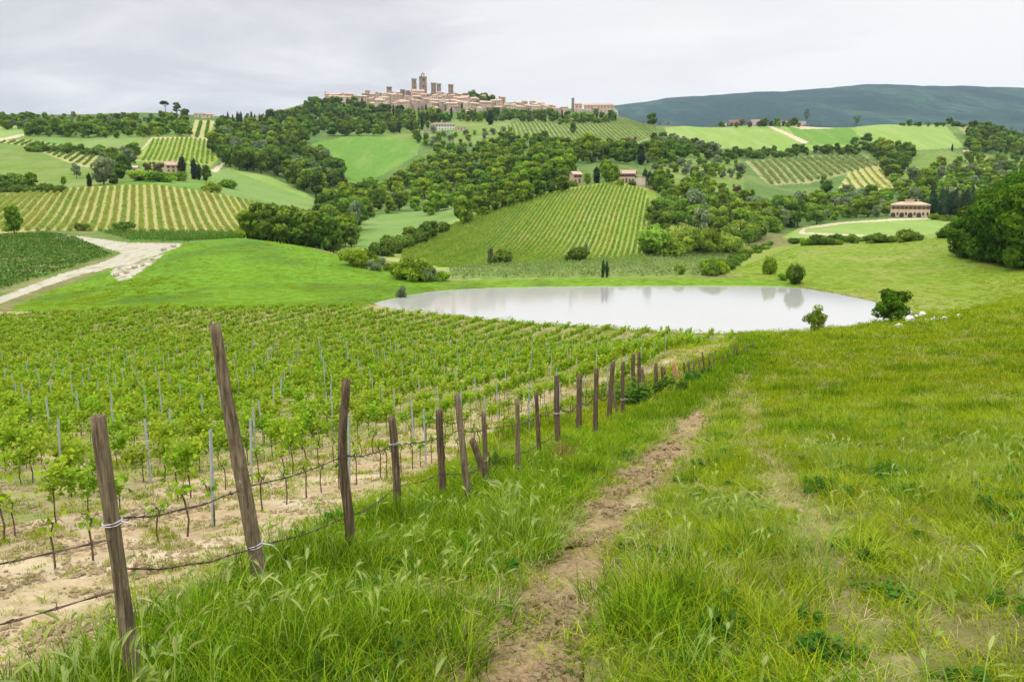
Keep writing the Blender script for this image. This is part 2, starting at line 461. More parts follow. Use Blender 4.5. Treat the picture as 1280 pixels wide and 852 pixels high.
GREEN_A, GREEN_B = (.065, .150, .012), (.130, .235, .018)
GM = {
 'meadow':       ground_mat('meadow ground', (.085, .095, .024), (.165, .185, .045), (.24, .20, .085), 18.0, .5, .44, .62, .08, (.075, .105, .016)),
 'trodden_grass':ground_mat('trodden grass', (.17, .145, .060), (.31, .27, .125), (.13, .17, .035), 5.0, .9, .5, .65, .07, (.12,.09,.045)),
 'dirt_path':    ground_mat('path earth', (.195, .128, .062), (.43, .315, .170), (.50, .40, .23), 20.0, .8, .46, .66, .08, (.115, .074, .042)),
 'headland':     ground_mat('headland soil', (.27, .195, .100), (.50, .39, .235), (.56, .46, .31), 5.5, .45, .50, .72, .09, (.20, .135, .070)),
 'vineyard_soil':ground_mat('vineyard soil', (.26, .20, .095), (.44, .345, .195), (.20, .235, .060), 4.5, .33, .42, .62, .08, (.19, .14, .07)),
 'mound':        ground_mat('mound grass', (.080, .195, .008), (.150, .290, .012), (.062, .140, .010), .9, .06, .47, .66, .25, (.17, .27, .02)),
 'pond_bank':    ground_mat('bank grass', (.10, .21, .012), (.175, .285, .02), (.075, .14, .016), .8, .09, .5, .7, .2),
 'pasture':      ground_mat('pasture grass', (.115, .200, .014), (.215, .295, .026), (.26, .27, .070), .65, .06, .48, .70, .3, (.085, .155, .014)),
 'hillside':     ground_mat('hillside grass', (.100, .175, .022), (.165, .245, .036), (.20, .24, .070), .12, .02, .46, .66, .5, (.070, .125, .020)),
 'wood_floor':   ground_mat('wood floor', (.060, .120, .022), (.110, .190, .034), (.16, .22, .05), .15, .02, .5, .7, .5),
 'gravel_road':  ground_mat('pale gravel', (.30, .275, .205), (.50, .47, .385), (.24, .24, .12), 1.4, .35, .5, .7, .08),
 'gravel_bank':  ground_mat('gravel bank', (.30, .26, .19), (.60, .55, .46), (.20, .19, .09), .9, .35, .45, .65, .2),
 'farm_track':   ground_mat('farm track', (.40, .33, .21), (.55, .48, .34), None, 1.0),
 'stripe_soil':  ground_mat('clay between vines', (.32, .305, .105), (.42, .385, .155), (.25, .30, .07), .5, .03, .48, .68, .1),
 'hill_soil':    ground_mat('grassed soil between vines', (.215, .285, .045), (.28, .345, .068), (.35, .35, .12), .4, .03, .50, .72, .1),
 'dark_vine_soil':ground_mat('green vineyard ground', (.07, .14, .016), (.13, .19, .03), (.26, .22, .10), .4, .08, .5, .7, .1),
 'pale_vine_soil':ground_mat('pale vineyard ground', (.17, .22, .055), (.27, .30, .105), (.14, .22, .03), .5, .04, .45, .65, .1),
 'olive_soil':   ground_mat('olive grove ground', (.24, .25, .085), (.33, .31, .14), (.15, .20, .04), .2, .03, .45, .65, .1),
 'light_field':  ground_mat('light green field', (.17, .275, .050), (.22, .32, .065), (.26, .33, .10), .06, .012, .45, .7, .3, (.135, .235, .040), stretch=(.5, 6)),
 'green_field':  ground_mat('green field', (.085, .195, .020), (.125, .245, .028), (.17, .265, .05), .08, .014, .45, .7, .3, (.065, .155, .018), stretch=(.3, 5)),
 'valley_field': ground_mat('valley field', (.125, .225, .045), (.165, .265, .055), (.20, .27, .08), .08, .02, .45, .7, .3, (.09, .175, .032)),
 'clay_patch':   ground_mat('bare clay', (.40, .33, .20), (.52, .44, .28), None, .2),
 'mountain':     ground_mat('mountain forest', (.004, .026, .026), (.044, .110, .072), (.008, .038, .034), .020, .0030, .46, .58, 14.0, (.052, .100, .092), stretch=(0, 1, .3)),
 'hills':        ground_mat('hill grass', (.055, .11, .018), (.095, .16, .03), (.12, .16, .045), .03, .006, .5, .7, .5),
}

# ------------------------------------------------------------------ land use, outlined as it lies in view (photo rows and columns)
REG = [  # name, outline, noise of the edge in px
 ('wood_floor', [(-600,140),(270,150),(330,152),(390,126),(420,112),(640,118),(790,140),(790,160),(1900,150),(1900,300),(1000,290),(900,300),(830,310),(820,230),(700,230),(480,320),(380,310),(250,300),(-600,240)], 3),
 ('hillside', [(-600,238),(-600,160),(0,168),(230,160),(235,150),(272,152),(262,170),(272,205),(262,222),(350,262),(345,266),(0,246)], 2),
 ('hills', [(-600,160),(-600,130),(300,130),(300,158),(0,166)], 1),
 ('hillside', [(560,150),(640,150),(620,185),(560,178)], 2),
 ('hillside', [(815,190),(925,190),(930,240),(890,300),(820,310),(815,230)], 3),
 ('hillside', [(1080,205),(1180,190),(1280,200),(1280,250),(1160,250),(1110,235)], 3),
 ('hillside', [(440,150),(570,150),(530,178),(430,168)], 2),
 # far fields
 ('stripe_soil', [(-20,176),(30,175),(150,189),(138,198),(118,210),(96,208),(30,183)], 0.5),
 ('hillside', [(-600,180),(-20,178),(10,186),(95,210),(120,236),(0,244),(-600,244)], 2),
 ('farm_track', [(-40,176),(0,173),(30,167),(30,170),(0,177),(-40,181)], .4),
 ('light_field', [(-600,160),(30,157),(30,167),(0,173),(-600,178)], .5),
 ('valley_field', [(30,170),(120,168),(180,172),(170,182),(120,184),(60,180)], 1),
 ('hill_soil', [(168,202),(188,174),(215,172),(240,172),(270,176),(271,200),(262,208),(240,205)], .5),
 ('farm_track', [(186,175),(190,172),(236,171.5),(271,175.5),(271,178),(236,173),(190,174),(176,188),(168,197)], .3),
 ('stripe_soil', [(237,172),(243,150),(268,151),(258,174)], .5),
 ('green_field', [(150,228),(190,222),(250,227),(262,240),(190,231),(120,234)], 1),
 ('valley_field', [(262,216),(292,209),(330,217),(395,250),(395,262),(350,262),(262,241)], 1),
 ('light_field', [(278,210),(300,208),(345,225),(385,243),(380,246),(340,232)], .6),
 ('farm_track', [(262,214),(278,203),(282,203),(270,216)], .3),
 ('green_field', [(388,181),(430,171),(480,169),(525,179),(520,195),(478,219),(436,232),(425,208)], 1),
 ('valley_field', [(430,318),(430,300),(462,270),(530,263),(612,252),(610,262),(560,285),(510,308),(470,322)], 1),
 ('pale_vine_soil', [(615,166),(650,150),(780,148),(812,154),(822,170),(790,182),(715,186),(640,178)], .6),
 ('light_field', [(830,160),(870,156),(1075,160),(1080,182),(1000,190),(900,186),(835,172)], .6),
 ('green_field', [(985,160),(1062,160),(1082,180),(1000,182)], .6),
 ('clay_patch', [(985,157),(1040,156),(1040,161),(1000,162)], .4),
 ('farm_track', [(958,158),(964,158),(1010,178),(1004,181)], .4),
 ('light_field', [(1068,158),(1100,152),(1180,156),(1205,185),(1150,188),(1085,180)], .5),
 ('olive_soil', [(1195,158),(1230,160),(1245,180),(1215,180)], 1),
 ('olive_soil', [(930,202),(1015,195),(1080,194),(1100,208),(1060,218),(1010,230),(960,232)], 1),
 ('stripe_soil', [(1045,240),(1060,215),(1095,207),(1125,228),(1110,240)], .5),
 # central hill
 ('hill_soil', [(478,325),(500,312),(560,280),(640,248),(720,234),(765,226),(812,236),(818,262),(812,330),(700,334),(560,340)], .6),
 ('light_field', [(474,328),(482,317),(560,278),(640,246),(715,235),(640,250),(560,284),(500,314)], .6),
 ('pasture', [(808,234),(818,238),(822,265),(850,270),(880,285),(855,320),(812,330)], 1.2),
 ('pale_vine_soil', [(540,338),(620,330),(760,322),(880,314),(925,316),(905,336),(880,346),(560,352)], .6),
 # left
 ('stripe_soil', [(-600,262),(-60,250),(0,243),(100,234),(190,231),(260,240),(345,258),(352,268),(300,296),(0,296),(-600,300)], .6),
 ('dark_vine_soil', [(-600,300),(0,292),(60,288),(330,290),(330,306),(226,304),(150,318),(75,343),(0,371),(-600,400)], .8),
 ('mound', [(10,390),(20,381),(60,365),(130,340),(160,320),(226,304),(300,296),(350,301),(420,318),(480,334),(545,350),(560,362),(500,374),(462,382),(440,386),(300,388)], 1.0),
 ('gravel_road', [(-600,640),(-600,560),(0,371),(75,343),(130,327),(152,317),(100,300),(66,297),(70,293),(110,297),(160,304),(200,304),(227,304.5),(224,309),(200,318),(180,324),(163,330),(100,344.5),(60,357),(20,372),(-40,394)], .6),
 ('gravel_bank', [(136,340),(150,332),(180,325),(205,318),(190,330),(178,338),(160,350),(148,352)], 1.4),
 # near
 ('vineyard_soil', [(-900,1600),(-900,700),(-600,420),(0,390),(200,387),(440,385),(462,381),(560,397),(640,406),(780,414),(850,418),(905,419),(935,424),(925,436),(760,484),(640,530),(560,578),(420,655),(330,705),(160,790),(0,900),(-300,1300)], 1.5),
 ('headland', [(-900,1700),(-600,900),(-100,690),(0,655),(100,640),(260,592),(400,560),(500,535),(640,494),(760,466),(840,446),(842,458),(760,482),(640,527),(560,575),(420,650),(330,700),(160,785),(0,890)], 7),
 ('pond_bank', [(545,352),(600,350),(760,348),(900,348),(960,346),(985,350),(1000,362),(540,368)], 1),
 ('pasture', [(890,342),(930,318),(1000,303),(1100,300),(1200,286),(1280,285),(1900,270),(1900,340),(1280,382),(1200,394),(1160,396),(1120,384),(1060,370),(1000,358),(965,350)], 1),
 ('light_field', [(975,298),(1000,284),(1060,277),(1130,273),(1220,277),(1210,288),(1160,299),(1060,300)], .8),
 ('farm_track', [(997,291.5),(1002,285),(1040,279),(1115,273.5),(1165,272.3),(1165,273.6),(1060,279.2),(1006,286.5),(1004,290.8),(1120,295.4),(1120,296.6),(1000,293)], .4),
 ('trodden_grass', [(918,490),(950,490),(968,560),(1016,620),(1048,690),(1074,730),(1124,800),(1152,880),(1092,880),(1052,780),(1010,695),(960,612),(926,545)], 9),
 ('trodden_grass', [(860,520),(905,490),(925,470),(950,455),(960,462),(930,485),(905,515),(880,545)], 5),
 ('dirt_path', [(545,900),(578,852),(620,790),(646,735),(680,695),(714,650),(762,602),(804,562),(838,528),(866,510),(896,518),(880,550),(856,582),(817,624),(778,668),(750,708),(740,760),(728,810),(722,860),(728,920)], 7),
]
REG_ID = {k: i for i, k in enumerate(GM)}

def build_ground():
    aa = [math.tan(x) for x in np.linspace(-0.62, 0.62, 800)]
    th = np.concatenate([np.linspace(-math.pi, -0.66, 56), np.arctan(aa), np.linspace(0.66, math.pi, 56)[:-1]])
    nt_ = len(th)
    Rr = [0.25]
    while Rr[-1] < 9000:
        r = Rr[-1]
        k = 1.0085 if r < 30 else (1.0065 if r < 1500 else 1.016)
        Rr.append(r * k)
    Rr = np.array(Rr); nr = len(Rr)
    T, R = np.meshgrid(th, Rr)
    X, Y = R * np.sin(T), R * np.cos(T)
    Z = height(X, Y)
    PX, PY = to_px(X, Y, Z)
    # what the eye sees first in each column
    front = np.abs(T) < 1.2
    E = (Z - ZC) / R
    vis = E >= np.maximum.accumulate(np.where(np.isfinite(E), E, -9), 0) - 1e-4
    cls = np.full(X.shape, REG_ID['meadow'])
    jx = (fbm(X * 1.7 + 50, Y * 1.7, 31) - .5) * 2; jy = (fbm(X * 1.7, Y * 1.7 + 90, 37) - .5) * 2
    for name, poly, wob in REG:
        P = np.array(poly, dtype=float)
        m = front & inpoly(PX + jx * wob * 1.6, PY + jy * wob, poly)
        cls[m] = REG_ID[name]
    cls[(R > 1500)] = REG_ID['mountain']
    # beyond the frame and behind ridges: the land carries on as the next visible ground behind it
    cls = np.where(vis, cls, -1)
    for i in range(nr - 2, -1, -1):
        cls[i] = np.where(cls[i] < 0, cls[i + 1], cls[i])
    cls[cls < 0] = REG_ID['hills']
    cls = np.where(front, cls, np.where(R > 120, REG_ID['hills'], REG_ID['meadow']))
    # clods on bare earth near the eye
    bare = np.isin(cls, [REG_ID['dirt_path'], REG_ID['headland'], REG_ID['vineyard_soil'], REG_ID['trodden_grass']]) & (R < 45)
    amp = np.where(cls == REG_ID['dirt_path'], 1.0, .6) * np.exp(-R / 18)
    b = bare.astype(float)
    Zc = Z + b * amp * (0.10 * (fbm(X * 5, Y * 5, 51) - .55) + 0.05 * (np.abs(fbm(X * 14, Y * 14, 53) - .5) * 2 - .4)) - b * .03 * (cls == REG_ID['dirt_path'])
    V = np.stack([X, Y, Zc], -1).reshape(-1, 3)
    idx = np.arange(nr * nt_).reshape(nr, nt_)
    i0, i1 = idx[:-1, :], idx[1:, :]
    q = np.stack([i0, i1, np.roll(i1, -1, 1), np.roll(i0, -1, 1)], -1).reshape(-1, 4)
    fc = cls[:-1, :].reshape(-1)
    for name, mat in GM.items():
        m = fc == REG_ID[name]
        if not m.any(): continue
        f = q[m]
        used, inv = np.unique(f, return_inverse=True)
        me = mesh_np(name, V[used], inv.reshape(-1), np.full(len(f), 4), mat, smooth=True)
        tag(link(name, me), kind='structure')
    # the ground right under the viewer closes the ring
    c = np.vstack([V[idx[0]], [[0, 0, V[idx[0], 2].mean()]]])
    f = np.array([(k, (k + 1) % nt_, nt_) for k in range(nt_)])
    tag(link('meadow', mesh_np('meadow', c, f, np.full(nt_, 3), GM['meadow'])), kind='structure')
build_ground()

# ------------------------------------------------------------------ pond
m_water, nt = new_mat('pond water'); t = NT(nt)
co = t.n('ShaderNodeTexCoord').outputs['Object']
mp = t.n('ShaderNodeMapping'); mp.inputs['Scale'].default_value = (.5, 1.6, 1); t.l(co, mp.inputs[0])
wv = t.noise(mp.outputs[0], 1.2, 3)
bs = t.n('ShaderNodeBsdfPrincipled')
bs.inputs['Base Color'].default_value = (.42, .42, .395, 1)
bs.inputs['Roughness'].default_value = .06
bs.inputs['IOR'].default_value = 1.33
bs.inputs['Specular IOR Level'].default_value = 1.0
bp_ = t.n('ShaderNodeBump'); bp_.inputs['Distance'].default_value = .012; bp_.inputs['Strength'].default_value = .15
t.l(wv, bp_.inputs['Height']); t.l(bp_.outputs[0], bs.inputs['Normal'])
t.out(bs.outputs[0])
def build_pond():
    c = POND.mean(0)
    out = c + (POND - c) * 1.03
    n = len(out)
    v = np.vstack([np.c_[out, np.full(n, ZW)], [[c[0], c[1], ZW]]])
    f = np.array([(k, n, (k + 1) % n) for k in range(n)])
    o = link('water', mesh_np('water', v, f, np.full(n, 3), m_water))
    tag(o, kind='structure')
build_pond()
# ------------------------------------------------------------------ foliage materials and tree shapes
def leaf_mat(name, dark, mid, light, transl=.48, vary=.24):
    m, nt = new_mat(name); t = NT(nt)
    at = t.n('ShaderNodeAttribute', attribute_name='tint')
    c = t.ramp(at.outputs['Fac'], [(.05, dark), (.5, mid), (.95, light)])
    oi = t.n('ShaderNodeObjectInfo')
    k = t.math('ADD', t.math('MULTIPLY', oi.outputs['Random'], vary * 2), 1 - vary)
    hs = t.n('ShaderNodeHueSaturation')
    t.l(k, hs.inputs['Value'])
    h = t.math('ADD', t.math('MULTIPLY', t.math('FRACT', t.math('MULTIPLY', oi.outputs['Random'], 7.31)), .035), .4825)
    t.l(h, hs.inputs['Hue']); t.l(c, hs.inputs['Color'])
    d = t.n('ShaderNodeBsdfDiffuse'); tr = t.n('ShaderNodeBsdfTranslucent')
    t.l(hs.outputs[0], d.inputs[0]); t.l(hs.outputs[0], tr.inputs[0])
    mx = t.n('ShaderNodeMixShader'); mx.inputs[0].default_value = transl
    t.l(d.outputs[0], mx.inputs[1]); t.l(tr.outputs[0], mx.inputs[2])
    t.out(mx.outputs[0])
    return m
LM = {
 'dark':   leaf_mat('dark wood leaves', (0.049, 0.093, 0.014), (0.147, 0.249, 0.032), (0.352, 0.483, 0.070)),
 'mid':    leaf_mat('green leaves', (0.075, 0.148, 0.013), (0.241, 0.377, 0.030), (0.491, 0.600, 0.066)),
 'bright': leaf_mat('fresh yellow green leaves', (0.134, 0.246, 0.025), (0.263, 0.403, 0.043), (0.414, 0.549, 0.090)),
 'grey':   leaf_mat('grey green leaves', (0.139, 0.191, 0.092), (0.257, 0.337, 0.158), (0.409, 0.495, 0.257)),
 'cypress':leaf_mat('cypress needles', (0.026, 0.058, 0.021), (0.050, 0.098, 0.034), (0.095, 0.158, 0.055), .15),
 'rust':   leaf_mat('copper leaves', (0.112, 0.082, 0.046), (0.198, 0.139, 0.073), (0.304, 0.238, 0.119)),
 'shade':  leaf_mat('oak leaves', (0.031, 0.078, 0.005), (0.095, 0.201, 0.012), (0.241, 0.406, 0.028)),
}
m_bark, nt = new_mat('bark'); t = NT(nt)
co = t.n('ShaderNodeTexCoord').outputs['Object']
t.out(t.principled(t.ramp(t.noise(co, 3, 4), [(.3, (.045, .035, .025)), (.7, (.11, .085, .06))]), .95, .1))

def unit(v):
    return v / np.maximum(np.linalg.norm(v, axis=-1, keepdims=True), 1e-9)
def leaf_quads(rng, pos, nrm, size, aspect=.62):
    """kite shaped leaf clumps at pos, facing nrm"""
    n = len(pos)
    r = rng.normal(size=(n, 3))
    u = unit(np.cross(nrm, r)); w = unit(np.cross(nrm, u))
    s = (size * (.6 + .8 * rng.random(n)))[:, None]
    bend = nrm * s * .22
    return np.stack([pos - u * s, pos - w * s * aspect + bend, pos + u * s, pos + w * s * aspect + bend], 1)
def crown_mesh(name, mat, seed, lumps, n, leaf, spread=.42):
    rng = np.random.default_rng(seed)
    L = np.array(lumps, dtype=float)             # x y z r squash
    wgt = L[:, 3] ** 2; wgt /= wgt.sum()
    k = rng.choice(len(L), n, p=wgt)
    d = unit(rng.normal(size=(n, 3)))
    ctr = L[:, :3].mean(0)
    rad = L[k, 3] * (1 - spread + spread * 1.25 * rng.random(n) ** .6)
    bump = .82 + .36 * vnoise(d[:, 0] * 2.2 + k * 3.1, d[:, 1] * 2.2 + d[:, 2] * 2.7, seed)
    off = d * (rad * bump)[:, None]; off[:, 2] *= L[k, 4]
    pos = L[k, :3] + off
    nr = unit(d * .8 + unit(pos - ctr) * .5 + rng.normal(size=(n, 3)) * .55)
    lt = rng.random(len(L))
    tint = np.clip(lt[k] * .45 + rng.random(n) * .42 + .16 * d[:, 2] * 0 + .18 * (vnoise(pos[:, 0] * .8, pos[:, 2] * .8 + pos[:, 1], seed) - .5), 0, 1)
    return quads_mesh(name, leaf_quads(rng, pos, nr, leaf), mat, tint=tint)
def trunk_mesh(name, seed, H, r, limbs=4, first=.3, reach=.3):
    rng = np.random.default_rng(seed)
    b = MB()
    lean = rng.normal(size=2) * .02 * H
    b.tube([(0, 0, -.4), (lean[0] * .3, lean[1] * .3, H * .3), (lean[0], lean[1], H * .62), (lean[0] * 1.3, lean[1] * 1.3, H * .86)], [r * 1.25, r, r * .6, r * .2], 7)
    for i in range(limbs):
        z = H * (first + (.62 - first) * (i + .5) / limbs); an = 2.4 * i + rng.random()
        L_ = H * reach * (.7 + .5 * rng.random())
        x0, y0 = lean[0] * z / H, lean[1] * z / H
        b.tube([(x0, y0, z), (x0 + math.cos(an) * L_ * .5, y0 + math.sin(an) * L_ * .5, z + L_ * .35), (x0 + math.cos(an) * L_, y0 + math.sin(an) * L_, z + L_ * .85)], [r * .5, r * .33, r * .1], 5)
    return b.mesh(name, m_bark)
def lumps_broad(seed, H=10.0, R=4.4, n=16, low=.10):
    rng = np.random.default_rng(seed); out = []
    for i in range(n):
        t_ = rng.random(); z = H * (low + .10 + (.84 - low - .10) * t_)
        env = R * math.sqrt(max(0, 1 - ((z / H - .50) / .50) ** 2)) * .72
        an = rng.random() * 6.28; q = env * math.sqrt(rng.random())
        out.append((math.cos(an) * q, math.sin(an) * q, z, R * (.18 + .22 * rng.random()), .82))
    out.append((0, 0, H * .55, R * .48, .9))
    return out
def lumps_bush(seed, H=4.0, R=2.6, n=10):
    rng = np.random.default_rng(seed); out = []
    for i in range(n):
        an = rng.random() * 6.28; q = R * .62 * math.sqrt(rng.random()); z = H * (.18 + .52 * rng.random() * (1 - q / R * .6))
        out.append((math.cos(an) * q, math.sin(an) * q, z, R * (.30 + .2 * rng.random()), .85))
    return out
def lumps_cypress(seed, H=12.0, R=1.15):
    rng = np.random.default_rng(seed); out = []
    for i in range(22):
        f = i / 21; z = H * (.05 + .90 * f)
        r = R * (math.sin(math.pi * min(1, (f * .86 + .16))) ** .7) * (.75 + .3 * rng.random())
        out.append((rng.normal() * .14, rng.normal() * .14, z, max(r, .16), 1.5))
    return out
def lumps_pine(seed, H=14.0, R=5.5):
    rng = np.random.default_rng(seed); out = []
    for i in range(14):
        an = rng.random() * 6.28; q = R * .7 * math.sqrt(rng.random())
        out.append((math.cos(an) * q, math.sin(an) * q, H * (.78 + .14 * rng.random() - .06 * q / R), R * .32, .5))
    return out
def crown_top(me):
    co = np.empty(len(me.vertices) * 3, dtype=np.float32); me.vertices.foreach_get('co', co)
    return np.percentile(co[2::3], 99.6)
SHAPES = {}       # kind -> list of (trunk mesh, crown mesh), each about its nominal height
NOMINAL = {}
def add_shapes(kind, mat, lump_fn, seeds, H, n_leaves, leaf, trunk_r, limbs=4, first=.3, reach=.3, **kw):
    SHAPES[kind] = []
    for s in seeds:
        SHAPES[kind].append((trunk_mesh('trunk', s, H, trunk_r, limbs, first, reach),
                             crown_mesh('crown', LM[mat], s, lump_fn(s, H=H, **kw), n_leaves, leaf)))
    NOMINAL[kind] = float(np.mean([crown_top(cm) for _, cm in SHAPES[kind]]))
add_shapes('dark', 'dark', lumps_broad, (1, 2, 3, 4), 11, 2100, .56, .26, n=22)
add_shapes('mid', 'mid', lumps_broad, (5, 6, 7, 8), 10, 1900, .54, .24, n=22)
add_shapes('bright', 'bright', lumps_broad, (9, 10, 11), 9, 1700, .48, .2, n=20, R=3.9)
add_shapes('grey', 'grey', lumps_broad, (12, 13), 8, 1300, .44, .2, n=18, R=3.6)
add_shapes('rust', 'rust', lumps_broad, (14,), 8, 1800, .34, .2, n=14, R=3.6)
add_shapes('big', 'shade', lumps_broad, (15, 16, 17), 17, 9000, .48, .45, n=46, R=7.2, low=.05)
add_shapes('poplar', 'dark', lumps_broad, (18, 19), 13, 2400, .40, .25, n=22, R=2.7, low=.12)
add_shapes('cypress', 'cypress', lumps_cypress, (21, 22, 23), 12, 1700, .30, .16, limbs=0)
add_shapes('pine', 'cypress', lumps_pine, (25,), 14, 2200, .42, .3, limbs=7, first=.5, reach=.3)
add_shapes('bush', 'dark', lumps_bush, (31, 32, 33), 4, 1500, .26, .1, limbs=3, reach=.35)
add_shapes('green_bush', 'mid', lumps_bush, (34, 35, 36), 4, 1500, .26, .1, limbs=3, reach=.35)
add_shapes('pale_bush', 'grey', lumps_bush, (37, 38), 4, 1300, .22, .1, limbs=3, reach=.35, R=2.0)
add_shapes('bright_bush', 'bright', lumps_bush, (39, 40), 5, 1700, .28, .1, limbs=3, reach=.35)
add_shapes('shore_tree', 'shade', lumps_broad, (41,), 5, 3400, .20, .16, n=22, R=2.5, low=.12, limbs=6, first=.15)
add_shapes('shore_bush', 'bright', lumps_broad, (43,), 4, 1500, .15, .05, n=16, R=1.8, low=.05, limbs=6, first=.08)
CAT = {'cypress': 'cypress', 'pine': 'pine tree', 'bush': 'bush', 'green_bush': 'bush', 'pale_bush': 'bush', 'bright_bush': 'bush', 'shore_bush': 'bush'}
NAME = {'dark': 'broadleaf_tree', 'mid': 'broadleaf_tree', 'bright': 'broadleaf_tree', 'grey': 'olive_tree', 'rust': 'broadleaf_tree', 'big': 'oak_tree', 'poplar': 'poplar_tree',
        'cypress': 'cypress_tree', 'pine': 'umbrella_pine_tree', 'bush': 'bush', 'green_bush': 'bush', 'pale_bush': 'bush', 'bright_bush': 'bush', 'shore_tree': 'broadleaf_tree', 'shore_bush': 'bush'}
LOOK = {'dark': 'dark green round headed tree', 'mid': 'mid green bushy tree', 'bright': 'fresh yellow green tree', 'grey': 'pale grey green tree', 'rust': 'copper brown tree',
        'big': 'large deep green leafy tree', 'poplar': 'tall narrow dark tree', 'cypress': 'slim dark cypress', 'pine': 'dark umbrella pine', 'bush': 'dark rounded bush',
        'green_bush': 'green rounded bush', 'pale_bush': 'pale grey green bush', 'bright_bush': 'light yellow green bush', 'shore_tree': 'dark green leafy tree', 'shore_bush': 'pale feathery light green bush'}

def put_tree(kind, loc, h, rz, label, group=None, var=None, wide=1.0):
    tm, cm = SHAPES[kind][(var if var is not None else int(RNG.integers(100))) % len(SHAPES[kind])]
    s = h / NOMINAL[kind]
    o = empty(NAME[kind], loc, rz)
    o.scale = (s * wide, s * wide, s)
    link('trunk', tm, o); link('crown', cm, o)
    return tag(o, label, CAT.get(kind, 'tree'), group)

